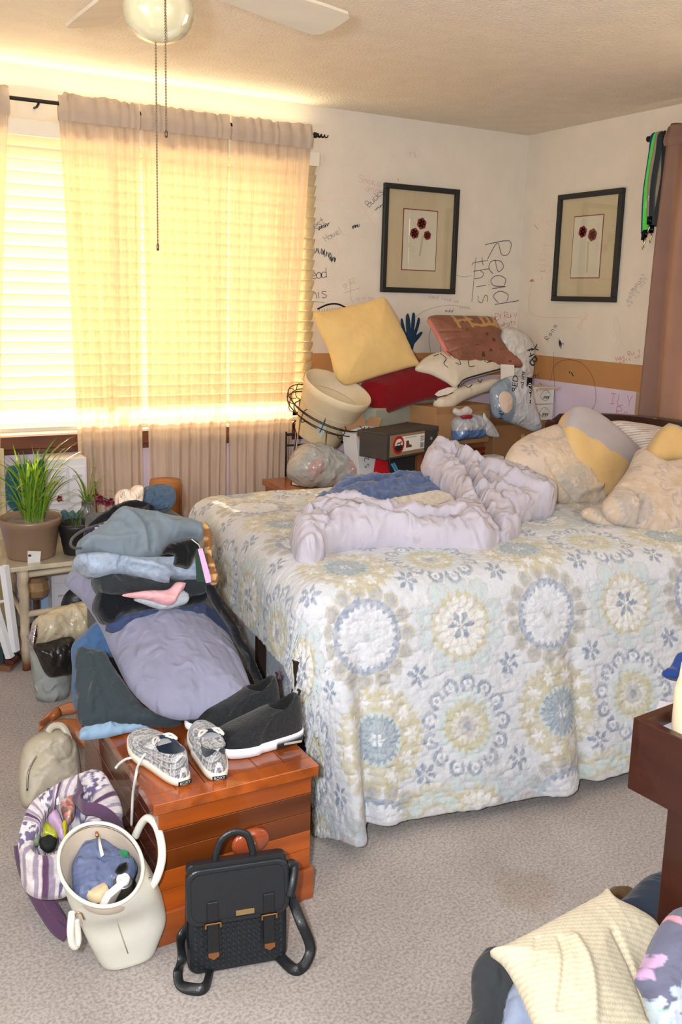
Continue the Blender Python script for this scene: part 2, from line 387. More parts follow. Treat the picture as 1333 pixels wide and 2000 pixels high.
# ---- marker scribbles on the walls (children of the wall, thin strokes)
GL = {'R': [[(0, 0), (0, 1), (.5, .9), (.5, .6), (0, .5), (.6, 0)]], 'e': [[(0, .3), (.5, .35), (.35, .6), (.1, .5), (.05, .15), (.3, 0), (.55, .12)]],
      'a': [[(.45, .5), (.2, .6), (0, .3), (.15, 0), (.4, .1), (.5, .55), (.5, 0)]], 'd': [[(.45, .5), (.2, .6), (0, .3), (.15, 0), (.45, .15)], [(.5, 1), (.5, 0)]],
      't': [[(.25, 1), (.25, .1), (.4, 0)], [(0, .65), (.5, .65)]], 'h': [[(0, 1), (0, 0)], [(0, .4), (.25, .6), (.45, .4), (.45, 0)]], 'i': [[(.2, .6), (.2, 0)], [(.2, .8), (.2, .84)]],
      's': [[(.45, .55), (.15, .6), (.05, .45), (.45, .2), (.3, 0), (0, .05)]], 'B': [[(0, 0), (0, 1), (.4, .95), (.4, .6), (0, .5), (.5, .45), (.5, .1), (0, 0)]],
      'u': [[(0, .6), (.05, .1), (.25, 0), (.45, .15), (.5, .6), (.5, 0)]], 'c': [[(.5, .5), (.2, .6), (0, .3), (.15, 0), (.5, .1)]], 'k': [[(0, 1), (0, 0)], [(.45, .6), (0, .3), (.5, 0)]],
      'H': [[(0, 0), (0, 1)], [(.5, 0), (.5, 1)], [(0, .5), (.5, .5)]], 'r': [[(0, .6), (0, 0)], [(0, .35), (.2, .55), (.4, .55)]], 'v': [[(0, .6), (.2, 0), (.45, .6)]], 'l': [[(.2, 1), (.2, 0)]],
      'E': [[(.5, 1), (0, 1), (0, 0), (.5, 0)], [(0, .5), (.4, .5)]], 'Y': [[(0, 1), (.25, .5), (.5, 1)], [(.25, .5), (.25, 0)]], 'y': [[(0, .6), (.2, .1)], [(.5, .6), (.1, -.4)]], 'L': [[(0, 1), (0, 0), (.5, 0)]],
      'I': [[(.25, 1), (.25, 0)], [(0, 1), (.5, 1)], [(0, 0), (.5, 0)]], 'w': [[(0, .6), (.12, 0), (.27, .5), (.4, 0), (.55, .6)]], 'p': [[(0, .6), (0, -.4)], [(0, .5), (.4, .6), (.4, .1), (0, 0)]],
      'o': [[(.25, .6), (0, .3), (.25, 0), (.5, .3), (.25, .6)]], 'M': [[(0, 0), (.05, 1), (.25, .4), (.5, 1), (.55, 0)]], 'm': [[(0, 0), (0, .6), (.25, .5), (.25, 0)], [(.25, .45), (.5, .55), (.5, 0)]],
      'n': [[(0, 0), (0, .6)], [(0, .4), (.3, .6), (.45, .4), (.45, 0)]], 'f': [[(.5, 1), (.2, .9), (.2, 0)], [(0, .55), (.4, .55)]], 'g': [[(.4, .6), (0, .4), (.1, 0), (.45, .1), (.45, .6), (.4, -.4), (0, -.3)]],
      'D': [[(0, 0), (0, 1), (.5, .6), (.4, .1), (0, 0)]], ' ': [], '2': [[(0, .8), (.3, 1), (.45, .7), (0, 0), (.5, 0)]], '8': [[(.25, .5), (.05, .8), (.25, 1), (.45, .8), (0, .2), (.25, 0), (.5, .2), (.25, .5)]], '!': [[(.2, 1), (.2, .3)], [(.2, .1), (.2, 0)]],
      'S': [[(.5, .9), (.1, 1), (0, .7), (.5, .35), (.4, 0), (0, .1)]]}
def wall_marks(wall, side, items, nm='marker_writing'):
    """items: (kind, data, colour, stroke width) in photo pixels laid on the wall surface"""
    nrm = Vector((0, -1, 0)) if side == 'b' else Vector((-1, 0, 0))
    on = (lambda a, q: W(a, q, y=WY)) if side == 'b' else (lambda a, q: W(a, q, x=RX))
    for it in items:
        b = B(); kind, data, c, w = it
        if kind == 'line':
            for ln in data:
                b.ribbon([on(*p) for p in smooth_loop(ln, 5, False)], nrm, w, c, .0012)
        elif kind == 'word':
            txt, x0, y0, dx, dy, sz = data      # start pixel, advance vector per letter, letter height px; up = perp
            l = math.hypot(dx, dy); ex, ey = dx/l, dy/l; ux, uy = ey, -ex
            for k, ch in enumerate(txt):
                for st in GL.get(ch, []):
                    q = [(x0+dx*k+ex*px*sz+ux*pz*sz, y0+dy*k+ey*px*sz+uy*pz*sz) for px, pz in st]
                    b.ribbon([on(*p) for p in smooth_loop(q, 4, False)], nrm, w, c, .0012)
        elif kind == 'scrib':
            x0, y0, x1, y1, h, n = data; q = []
            for k in range(n*2+1):
                t = k/(n*2); q.append((x0+(x1-x0)*t+random.uniform(-2, 2), y0+(y1-y0)*t+(h if k % 2 else -h)/2*random.uniform(.6, 1.2)))
            b.ribbon([on(*p) for p in smooth_loop(q, 5, False)], nrm, w, c, .0012)
        if b.V: b.out(nm, mat('flat'), wall)
K = (60, 62, 68); GY = (150, 148, 150); RD = (206, 110, 112); PK = (214, 170, 164); BG = (206, 190, 174); PU = (150, 105, 165)
wall_marks(wallb, 'b', [
    ('word', ('Read', 948, 478, 5, 31, 48), (82, 82, 86), .004), ('word', ('this', 921, 506, 4, 24, 32), (82, 82, 86), .0035), ('line', [[(930, 503), (922, 590)]], (82, 82, 86), .003),
    ('line', [[(886, 535), (905, 541), (922, 538)]], GY, .0025),
    ('word', ('Best', 609, 452, 7, -4, 15), (90, 90, 94), .0022), ('scrib', (622, 448, 643, 437, 7, 9), K, .003), ('word', ('Havel', 637, 472, 7, -4, 13), (120, 118, 120), .0018),
    ('word', ('Bucks', 722, 405, 6, -6, 13), (92, 92, 98), .0022), ('scrib', (733, 410, 750, 398, 4, 6), K, .0025), ('scrib', (688, 444, 702, 440, 6, 7), K, .003),
    ('scrib', (614, 488, 636, 493, 12, 7), K, .0022), ('scrib', (630, 492, 648, 500, 12, 7), K, .0022), ('scrib', (644, 506, 657, 508, 9, 7), K, .003),
    ('word', ('ead', 609, 545, 10, -1, 19), (60, 60, 66), .003), ('word', ('his', 609, 584, 10, -1, 21), (60, 60, 66), .003), ('line', [[(608, 588), (634, 591)]], (80, 80, 84), .002),
    ('line', [[(620, 604), (640, 595), (660, 594), (678, 602)]], (40, 40, 46), .009), ('line', [[(624+k*5, 604-k*.5), (624+k*5, 614)] for k in range(9)], (80, 80, 84), .0018),
    ('line', [[(672, 572), (704, 562)], [(685, 552), (685, 580), (690, 590)]], (165, 160, 160), .0018), ('word', ('gr82', 672, 562, 6, -3, 10), (165, 160, 160), .0015), ('word', ('is it the', 695, 586, 4, 0, 7), (160, 158, 165), .0014),
    ('line', [[(610, 390), (640, 392), (665, 388), (695, 390), (715, 415), (728, 435), (742, 448)], [(608, 475), (650, 458), (700, 462), (742, 458)], [(640, 470), (660, 480), (658, 505), (640, 528), (620, 530)]], (236, 208, 184), .003),
    ('word', ('Smoke', 700, 355, 9, 2, 14), PK, .002), ('word', ('and', 715, 372, 9, 2, 12), PK, .002), ('word', ('is', 725, 386, 9, 2, 12), PK, .002), ('line', [[(777, 348), (779, 354)]], RD, .003),
    ('word', ('aBD', 792, 308, 10, 0, 18), (222, 206, 194), .0022), ('line', [[(808, 622), (835, 605), (880, 596), (920, 604)]], GY, .002), ('scrib', (868, 607, 886, 608, 4, 6), K, .002), ('word', ('is better', 880, 606, 4.5, -.5, 6), GY, .0013),
    ('word', ('kent', 838, 582, 5, 1, 8), (160, 150, 165), .0016), ('word', ('love us', 862, 585, 5, 1, 7), PU, .0014),
    ('word', ('HEY Ruby', 963, 626, 6, -1, 12), RD, .0026), ('word', ('whats', 980, 638, 6, -1, 9), RD, .0022), ('word', ('up', 982, 650, 6, -1, 9), RD, .0022),
    ('line', [[(843, 640), (838, 660), (842, 690)], [(854, 640), (862, 660), (860, 690)]], (70, 70, 76), .0022)])
wall_marks(wallr, 'r', [
    ('line', [[(1040, 548), (1034, 590), (1036, 608), (1052, 618), (1100, 620), (1130, 620), (1136, 614)]], (224, 188, 176), .0025),
    ('word', ('y laR', 1068, 428, -4, 22, 26), (226, 192, 180), .0022), ('line', [[(1052, 448), (1044, 438)]], (212, 120, 120), .003), ('line', [[(1056, 530), (1067, 529)], [(1059, 540), (1060, 547)]], (214, 128, 122), .0028), ('scrib', (1036, 548, 1043, 548, 5, 5), (222, 140, 130), .003),
    ('word', ('Ranm', 1072, 665, 5, -8, 9), K, .0024), ('scrib', (1093, 668, 1098, 674, 12, 6), K, .004), ('word', ('is', 1098, 682, 3, -8, 8), K, .0024),
    ('line', [[(1082, 687), (1083, 730), (1085, 800), (1083, 825)]], (96, 84, 80), .002), ('line', [[(1076, 745), (1084, 715), (1105, 703), (1135, 708), (1158, 735), (1165, 770), (1163, 790), (1155, 802)]], (120, 84, 66), .0025),
    ('line', [[(1117, 727), (1121, 735)], [(1113, 725), (1114, 729)]], (40, 36, 34), .006), ('word', ('Ray', 1038, 742, 6, -3, 10), K, .003), ('line', [[(1055, 748), (1060, 752)]], K, .003),
    ('word', ('Hey Ruby', 1206, 706, 6, -2.5, 9), RD, .0022), ('word', ('wats up', 1212, 710, 6, -2, 6), RD, .0018), ('word', ('ILY', 1192, 788, 16, 2, 20), (196, 112, 140), .0028), ('word', ('Ro', 1204, 812, 14, 2, 18), (196, 112, 140), .0028),
    ('word', ('pinol', 1134, 642, 4, -6, 12), (232, 170, 156), .0022), ('line', [[(1200, 675), (1208, 660), (1200, 640), (1204, 618), (1212, 640), (1214, 665), (1222, 676)]], (205, 200, 196), .0016),
    ('word', ('GeeDS an', 1224, 598, 4.5, -7, 9), (150, 150, 158), .0018), ('word', ('he is not', 1232, 600, 4, -6.5, 8), (160, 158, 164), .0016), ('word', ('Mak is', 1240, 570, 3.5, -6, 8), (150, 150, 158), .0016)])
# the painted hand on the wall
hand = [(797, 679), (790, 662), (786, 645), (783, 625), (787, 623), (791, 640), (794, 650), (793, 632), (794, 615), (799, 614), (802, 630), (803, 642), (804, 628), (806, 612), (811, 613), (811, 632), (809, 646), (813, 636), (817, 621), (821, 624), (818, 640), (814, 654), (822, 648), (826, 650), (818, 662), (810, 672), (806, 684)]
hp = Pl(800, 650, y=WY-.003)
puff('painted_hand', hand, hp, .002, .001, mat('flat'), wallb, col=(44, 66, 92), g=.004, wr=0)

# ---- picture frames
def picture(nm, corners, inner, side, label, flowers, stem):
    on = (lambda a, q, o: W(a, q, y=WY-o)) if side == 'b' else (lambda a, q, o: W(a, q, x=RX-o))
    P = [on(*c, .0) for c in corners]
    c0 = sum(P, Vector())/4; ax = ((P[1]-P[0])+(P[2]-P[3]))/2; w = ax.length/2; ax.normalize(); up = ((P[0]-P[3])+(P[1]-P[2]))/2; h = up.length/2; up.normalize()
    n = Vector((0, -1, 0)) if side == 'b' else Vector((-1, 0, 0)); up = Vector((0, 0, 1)); ax = Vector((1, 0, 0)) if side == 'b' else Vector((0, -1, 0))
    M = Matrix((( ax.x, up.x, n.x, c0.x), (ax.y, up.y, n.y, c0.y), (ax.z, up.z, n.z, c0.z), (0, 0, 0, 1)))
    e = empty(nm, c0-up*h, label, 'picture', 'framed flower prints'); f = .027
    b = B()
    for lo, hi in (((-w, h-f, .001), (w, h, .025)), ((-w, -h, .001), (w, -h+f, .025)), ((-w, -h+f, .001), (-w+f, h-f, .025)), ((w-f, -h+f, .001), (w, h-f, .025))): b.box(lo, hi, (28, 30, 32), M)
    b.out('frame', mat('plastic', rough=.45), e, bevel=.003)
    b = B(); b.box((-w+f, -h+f, .002), (w-f, h-f, .008), (208, 194, 160), M); b.out('mat_board', mat('cloth', bump=.3, var=.05), e)
    I = [on(*c, 0) for c in inner]; ci = sum(I, Vector())/4; iw = ((I[1]-I[0]).length+(I[2]-I[3]).length)/4; ih = ((I[0]-I[3]).length+(I[1]-I[2]).length)/4
    off = M.inverted() @ ci
    b = B(); b.box((off.x-iw, off.y-ih, .0085), (off.x+iw, off.y+ih, .0095), (132, 50, 42), M); b.box((off.x-iw+.005, off.y-ih+.005, .0096), (off.x+iw-.005, off.y+ih-.005, .0105), (222, 216, 196), M)
    pr = b.out('print', mat('paper'), e)
    b = B()
    for (px, py, r) in flowers:
        q = M.inverted() @ on(px, py, 0)
        for k in range(6):
            a = k*PI/3+.3; cx, cy = q.x+math.cos(a)*r*.55, q.y+math.sin(a)*r*.55
            V = [M @ Vector((cx+math.cos(t*PI/5)*r*.5, cy+math.sin(t*PI/5)*r*.5, .0112)) for t in range(10)]; b.add(V, [tuple(range(10))], (150, 48, 46))
        V = [M @ Vector((q.x+math.cos(t*PI/5)*r*.2, q.y+math.sin(t*PI/5)*r*.2, .0116)) for t in range(10)]; b.add(V, [tuple(range(10))], (98, 26, 30))
    b.out('flower', mat('paper'), pr)
    q0, q1 = M.inverted() @ on(*stem[0], 0), M.inverted() @ on(*stem[1], 0)
    b = B(); b.ribbon([M @ Vector((q0.x, q0.y, .011)), M @ Vector((q1.x, q1.y, .011))], n, .012, (198, 192, 158)); b.out('stem', mat('paper'), pr)
    g = B(); g.box((-w+f, -h+f, .013), (w-f, h-f, .0145), (255, 255, 255), M); g.out('glass', bpy.data.materials['pane_glass'], e)
picture('picture_frame', ((749.9, 356.4), (895.7, 371.8), (884, 575.2), (740.4, 569.8)), ((787, 406), (854.6, 413), (849, 531), (782, 527)), 'b',
        'black framed print of three red flowers on the window wall', [(822, 437, .030), (808, 456, .028), (833, 460, .024)], ((824, 462), (818, 500)))
picture('picture_frame', ((1094.9, 381.9), (1222.2, 367), (1208.5, 591.4), (1085, 587.7)), ((1123, 423.5), (1182, 417.5), (1175.5, 544.5), (1119, 543)), 'r',
        'black framed print of two red flowers near the room corner on the right wall', [(1142, 453, .03), (1161, 459, .032)], ((1153, 472), (1150, 533)))

# ---- blinds
e = empty('window_blind', (1.15, WY-.05, .89), 'white horizontal slat blind glowing with sunlight behind the sheer curtains', 'window blind')
b = B(); b.box((.1, WY-.075, 2.15), (2.19, WY-.012, 2.215), (238, 230, 214)); b.out('headrail', mat('plastic'), e, bevel=.004)
V = []; F = []; z = 2.135; pitch = .0505
b = B()
while z > .99:
    t = math.radians(60); n = 5
    for (xa, xb) in ((.12, 2.18),):
        V = []; 
        for i in range(n):
            s = (i/(n-1)-.5)*.056; cur = .004*math.cos((i/(n-1)-.5)*PI)
            y = WY-.045-s*math.cos(t)-cur; zz = z+s*math.sin(t)
            V += [(xa, y, zz), (xb, y, zz)]
        b.add(V, [(2*i, 2*i+1, 2*i+3, 2*i+2) for i in range(n-1)], (240, 232, 214))
    z -= pitch
o = b.out('slat', mat('slat'), e, smooth=True, solid=.0025); o['kind'] = 'stuff'
b = B(); b.box((.12, WY-.065, .905), (2.18, WY-.03, .925), (232, 222, 196)); b.out('bottom_rail', mat('plastic'), e, bevel=.004)
for x in (.3, 1.15, 2.0):
    b = B(); b.box((x-.0012, WY-.076, .91), (x+.0012, WY-.074, 2.16), (225, 215, 195)); b.out('ladder_cord', mat('cloth'), e)

# ---- curtains and rod
def curtain(nm, xa0, xa1, xb0, xb1, zt, zb, label, folds, seed, col, y0=WY-.088, axis='x', m='sheer', amp=.013, head=.085, hem=True, grp=None):
    e = empty(nm, (((xa0+xa1)/2, y0, zb) if axis == 'x' else (RX-.09, (xa0+xa1)/2, zb)), label, 'curtain', grp)
    nx, nzv = 160, 46; rod = 2.288
    def pos(s, t, z):
        xa = xa0+(xa1-xa0)*s; xb = xb0+(xb1-xb0)*s; k = 1-(1-t)**1.6 if hem else t
        x = xa+(xb-xa)*k; P = np.array([[s*folds, seed*3.1, t*1.2]])
        a = amp*(.35+.65*min(1, t*5))
        y = a*(math.sin(s*folds*2*PI+5*float(nz(P, .6, seed)[0]))*.7+.9*float(nz(P, 1.7, seed+1)[0]))
        return x, y
    V = []; F = []
    for j in range(nzv+1):
        t = j/nzv; z = rod-.012-(rod-.012-zb)*t
        for i in range(nx+1):
            x, y = pos(i/nx, t, z)
            V.append((x, y0+y, z) if axis == 'x' else (RX-.09+y, x, z))
    for j in range(nzv):
        for i in range(nx): a = j*(nx+1)+i; F.append((a, a+1, a+nx+2, a+nx+1))
    mk('panel', V, F, mat(m), e, col=col)
    # header: gathered pocket round the rod with a ruffle above it
    V = []; F = []; prof = [(-.014, head*-.78), (-.022, -.03), (-.021, -.008), (-.010, .015), (-.008, .035), (-.002, 1), (.004, .035), (.008, .015), (.020, 0), (.020, -.02), (.012, head*-.78)]
    nh = 200
    for i in range(nh+1):
        s = i/nh; x = xa0+(xa1-xa0)*s
        ruf = .040+.020*abs(float(nz([[s*folds*1.1, seed, 0]], 1.0, seed+2)[0]))-.014*max(0, float(nz([[s*folds*2.6, seed, 0]], 1.0, seed+7)[0]))
        w = .005*math.sin(s*folds*2.4*PI+5*float(nz([[s*folds, seed, 0]], 1.3, seed)[0]))
        for dy, dz in prof:
            zz = rod+(ruf if dz == 1 else dz); yy = dy+w*(2.2 if dz == 1 or dz > .03 else .5)
            V.append((x+(w*.8 if dz == 1 else 0), y0+yy, zz) if axis == 'x' else (RX-.09+yy, x, zz))
    k = len(prof)
    for i in range(nh):
        for j in range(k-1): a = i*k+j; F.append((a, a+1, a+k+1, a+k))
    mk('header', V, F, mat('drape'), e, col=(200, 184, 170) if m == 'sheer' else col)
    return e
SH = (236, 216, 194)
G_ = 'sheer panels over the window'
curtain('sheer_curtain', .30, .742, .30, .64, 2.3, .45, 'sheer tan curtain panel mostly cut off by the left edge of the photo', 7, 1, SH, grp=G_)
curtain('sheer_curtain', .940, 1.285, .985, 1.285, 2.3, .45, 'sheer tan curtain panel beside the bare blind, above the potted plants', 6, 2, SH, grp=G_)
curtain('sheer_curtain', 1.290, 1.708, 1.312, 1.700, 2.3, .43, 'middle sheer tan curtain panel of the three drawn together over the window', 7, 3, SH, grp=G_)
curtain('sheer_curtain', 1.718, 2.135, 1.712, 2.05, 2.3, .43, 'sheer tan curtain panel ending beside the wall scribbles, by the flower pots', 7, 5, SH, grp=G_)
DR = (148, 118, 106)
curtain('drape', 3.175, 2.35, 3.215, 2.35, 2.3, .12, 'opaque taupe brown drape hanging beside the framed print on the right wall', 8, 9, DR, axis='y', m='drape', amp=.022, head=.06)
b = B(); b.tube([(.1, WY-.088, 2.288), (1.2, WY-.088, 2.290), (2.15, WY-.088, 2.288)], .008, (42, 36, 34))
e = empty('curtain_rod', (1.1, WY-.088, 2.28), 'thin black curtain rod with twisted finial above the sheer panels', 'curtain rod')
b.out('rod', mat('iron'), e, smooth=True)
b = B(); q = [(2.15+.0022*i, WY-.088+.006*math.sin(i*.75), 2.288+.006*math.cos(i*.75)) for i in range(36)]
b.tube(q, [.007*(1-.7*i/36) for i in range(36)], (34, 30, 30)); b.lathe([(0, -.012), (.014, -.006), (.014, .006), (0, .012)], (2.152, WY-.088, 2.288), (34, 30, 30), 12, Matrix.Rotation(PI/2, 3, 'Y')); b.out('finial', mat('iron'), e, smooth=True)
for x in (.86, 2.145):
    b = B(); b.tube([(x, WY-.001, 2.275), (x, WY-.05, 2.272), (x, WY-.088, 2.279)], .005, (40, 34, 34)); b.out('bracket', mat('iron'), e, smooth=True)
e = empty('curtain_rod', (RX-.09, 2.8, 2.285), 'black curtain rod with hooked end carrying the brown drape and lanyards', 'curtain rod')
b = B(); b.tube([(RX-.09, 1.8, 2.288), (RX-.09, 3.265, 2.288)], .008, (32, 28, 28)); b.lathe([(0, -.02), (.014, -.012), (.012, 0), (.016, .01), (0, .022)], (RX-.09, 3.275, 2.288), (28, 24, 24), 12, Matrix.Rotation(PI/2, 3, 'X')); b.out('rod', mat('iron'), e, smooth=True)
b = B(); b.tube([(RX-.001, 3.18, 2.26), (RX-.05, 3.18, 2.26), (RX-.09, 3.18, 2.278), (RX-.104, 3.18, 2.292), (RX-.10, 3.18, 2.31)], .005, (32, 28, 28)); b.out('bracket', mat('iron'), e, smooth=True)
# lanyards
def lanyard(y, c, length, label, dx, clip=(160, 150, 120)):
    X0 = RX-.09; e = empty('lanyard', (X0+dx, y, 2.288-length), label, 'lanyard', 'lanyards on the drape rod')
    zb = 2.288-length
    q = [(X0-.012+dx, y+.012, zb+.0), (X0-.014+dx, y+.02, zb+.18), (X0-.016+dx, y+.004, 2.22), (X0-.013, y, 2.286), (X0-.003, y-.001, 2.3005), (X0+.012, y-.001, 2.285), (X0+.016+dx, y-.004, 2.2), (X0+.012+dx, y-.012, zb+.2), (X0+.0+dx, y+.006, zb)]
    b = B(); b.tube(smooth_loop(q, 8, False), 1, c, n=8, flat=(.0125, .0012, (-.8, -.6, 0))); b.out('strap', mat('cloth'), e, smooth=True)
    b = B(); b.box((X0-.018+dx, y-.004, zb-.03), (X0-.010+dx, y+.02, zb+.006), (30, 34, 44)); b.tube([(X0-.014+dx, y+.008, zb-.03), (X0-.014+dx, y+.002, zb-.045), (X0-.014+dx, y+.012, zb-.06), (X0-.014+dx, y+.008, zb-.075)], .003, clip, 6)
    b.out('clip', mat('metal', rough=.25), e, smooth=True); return X0, zb
lanyard(3.246, (20, 60, 120), .43, 'dark blue lanyard hanging behind the bright green one', .004)
X0, zb = lanyard(3.232, (92, 208, 84), .42, 'bright green lanyard hanging from the drape rod end', -.004)
b = B(); M = Matrix(((0, 0, -1, X0-.0185), (-.25, .97, 0, 3.243), (.97, .25, 0, 2.0), (0, 0, 0, 1)))
b.text('DESIGN', .016, M, (235, 250, 235)); b.out('printed_word', mat('flat'), bpy.data.objects[[o.name for o in SC.objects if o.get('label', '').startswith('bright green')][0]])
lanyard(3.216, (150, 138, 120), .36, 'tan grey lanyard hanging between the green and the dark one', .0)
lanyard(3.203, (46, 52, 58), .40, 'charcoal lanyard with faded print hanging closest to the drape', .004)

# ---- ceiling fan
FX, FYY = .69, 2.085
e = empty('ceiling_fan', (FX, FYY, 2.05), 'ceiling fan with pale blades, ribbed glass globe and bead pull chains', 'ceiling fan')
b = B(); b.lathe([(0, 2.439), (.075, 2.439), (.08, 2.415), (.05, 2.38), (.022, 2.375), (.022, 2.34), (.10, 2.335), (.118, 2.30), (.118, 2.235), (.09, 2.205), (.055, 2.2), (.055, 2.178), (.0, 2.178)], (FX, FYY, 0), (236, 230, 216)); b.out('motor_housing', mat('plastic'), e, smooth=True)
prof = []
for i in range(25):
    a = PI*(.13+.87*i/24); prof.append((.074*math.sin(a), 2.122+.070*math.cos(a)))
prof[-1] = (.0, prof[-1][1]); V = []; F = []; n = 72
b = B(); b.lathe([(0, 2.182), (.034, 2.182)]+[(.034, 2.18)], (FX, FYY, 0), (190, 182, 160)); b.out('globe_fitter', mat('metal', rough=.3), e, smooth=True)
for i, (r, z) in enumerate(prof):
    for q in range(n):
        a = 2*PI*q/n; k = 1+.03*math.cos(a*36)*math.sin(PI*i/24); k2 = 1+.012*math.cos(i*PI)
        V.append((FX+r*k*k2*math.cos(a), FYY+r*k*k2*math.sin(a), z))
for i in range(24):
    for q in range(n): F.append((i*n+q, i*n+(q+1) % n, (i+1)*n+(q+1) % n, (i+1)*n+q))
mk('glass_globe', V, F, mat('plastic', rough=.12, trans=.3, spec=.8), e, col=(222, 210, 172))
for k in range(5):
    a = math.radians(19+72*k); M = Matrix.Translation((FX, FYY, 2.215)) @ Matrix.Rotation(a, 4, 'Z') @ Matrix.Rotation(math.radians(-13), 4, 'X')
    b = B(); out = [(.15, -.045), (.45, -.062), (.545, -.064), (.565, -.05), (.57, 0), (.565, .05), (.545, .064), (.45, .062), (.15, .045)]
    V = [M @ Vector((x, y, .004)) for x, y in out]+[M @ Vector((x, y, -.004)) for x, y in out]; m_ = len(out)
    b.add(V, [tuple(range(m_)), tuple(range(m_, 2*m_))[::-1]]+[(i, (i+1) % m_, m_+(i+1) % m_, m_+i)[::-1] for i in range(m_)], (216, 204, 184))
    bl = b.out('blade', mat('woodx', var=.08, coat=0, rough=.5), e)
    b = B(); b.box((.08, -.012, -.012), (.2, .012, -.004), (190, 170, 130), M); b.box((.17, -.03, -.009), (.2, .03, -.004), (190, 170, 130), M); b.out('blade_bracket', mat('metal', rough=.35), bl)
def chain(p0, p1, nb_):
    b = B(); k = nb_*4; pts = []; rr = []
    for i in range(k+1):
        t = i/k; pts.append(Vector(p0).lerp(Vector(p1), t)); rr.append(.0007+.0014*abs(math.sin(t*PI*nb_)))
    b.tube(pts, rr, (120, 104, 84), 6); b.lathe([(0, -.008), (.003, -.006), (.0035, .004), (.0012, .009)], Vector(p1), (96, 84, 66), 8)
    return b.out('pull_chain', mat('metal', rough=.4), e, smooth=True)
pa = W(304, 60, y=FYY-.01); pb = W(304, 483, y=FYY-.01); chain((pa.x, pa.y, 2.18), (pa.x, pa.y, pb.z), 90)
pa = W(324, 150, y=FYY-.088); pb = W(325, 262, y=FYY-.088); chain((pa.x, pa.y, 2.2), (pa.x, pa.y, pb.z), 60)
# ================================================================== the bed
BZ, BA = .70, math.radians(-6)
BO = np.array([1.13, 2.20]); EU = np.array([math.cos(BA), math.sin(BA)]); EV = np.array([-math.sin(BA), math.cos(BA)])
BL, BW = 2.08, 1.37
def bp(u, v, z): q = BO+EU*u+EV*v; return Vector((q[0], q[1], z))
BM = Matrix(((EU[0], EV[0], 0, BO[0]), (EU[1], EV[1], 0, BO[1]), (0, 0, 1, 0), (0, 0, 0, 1)))
bed = empty('bed', bp(BL/2, BW/2, 0), 'double bed with arched dark wood headboard under the patterned quilt', 'bed')
def rbox(lo, hi, c, name, m, par, bev=.03):
    b = B(); b.box(lo, hi, c, BM); return b.out(name, m, par, smooth=True, bevel=bev)
rbox((.03, .03, .46), (BL, BW-.03, BZ-.012), (206, 214, 228), 'mattress', mat('cloth'), bed)
rbox((.02, .03, .24), (BL, BW-.03, .455), (158, 166, 180), 'box_spring', mat('cloth', var=.25, vscale=28), bed, .015)
b = B()
for k in range(24):   # small printed sprigs on the foot face of the box spring
    v = .05+1.2*random.random(); z = .27+.15*random.random(); c = (222, 226, 232) if k % 3 else (190, 120, 130)
    for a in range(5):
        t = a*2*PI/5; b.ribbon([BM @ Vector((.018, v, z)), BM @ Vector((.018, v+.02*math.cos(t), z+.02*math.sin(t)))], (-1, 0, 0), .006, c)
b.out('printed_sprigs', mat('flat'), bed)['kind'] = 'stuff'
b = B()
for v in (.03, BW-.06): b.box((0, v, .2), (BL, v+.03, .238), (40, 30, 30), BM)
b.box((-.015, 0, .2), (.015, BW, .238), (40, 30, 30), BM)
b.out('bed_frame', mat('iron'), bed)
for u, v in ((0, .02), (0, .36), (0, BW-.05), (1.0, .04), (1.0, BW-.08), (2.0, .04), (2.0, BW-.08)):
    b = B(); b.box((u-.014, v, .035), (u+.014, v+.028, .2 if u else .50), (48, 34, 30), BM); lg = b.out('leg', mat('iron'), bed)
    b = B(); M = BM @ Matrix.Translation((u, v+.014, .021)) @ Matrix.Rotation(PI/2, 4, 'X'); b.lathe([(0, -.012), (.02, -.012), (.021, 0), (.02, .012), (0, .012)], (0, 0, 0), (20, 20, 22), 16, M.to_3x3().to_4x4())
    b.V = [tuple(Vector(q)+M.to_translation()) for q in b.V]; b.out('caster', mat('plastic'), lg, smooth=True)
b = B(); n = 40; V = []
for i in range(n+1):
    v = -.18+1.78*i/n; s = (i/n*2-1); z = .955+.075*(1-s*s)-.10*max(0, abs(s)-.9)*5
    for x, zz in ((3.28, 0.25), (3.28, z), (3.325, z), (3.325, .25)): V.append((x, 2.06+v, zz))
F = [(4*i+j, 4*i+j+1, 4*i+j+5, 4*i+j+4) for i in range(n) for j in range(3)]+[(0, 1, 2, 3), (4*n+3, 4*n+2, 4*n+1, 4*n)]
b.add(V, F, (58, 34, 28)); b.out('headboard', mat('wood', var=.2), bed, bevel=.006)
for v in (-.16, 1.56):
    b = B(); b.box((3.27, 2.06+v-.03, 0), (3.335, 2.06+v+.03, .93), (74, 36, 28)); b.out('headboard_post', mat('wood', var=.2), bed, bevel=.006)

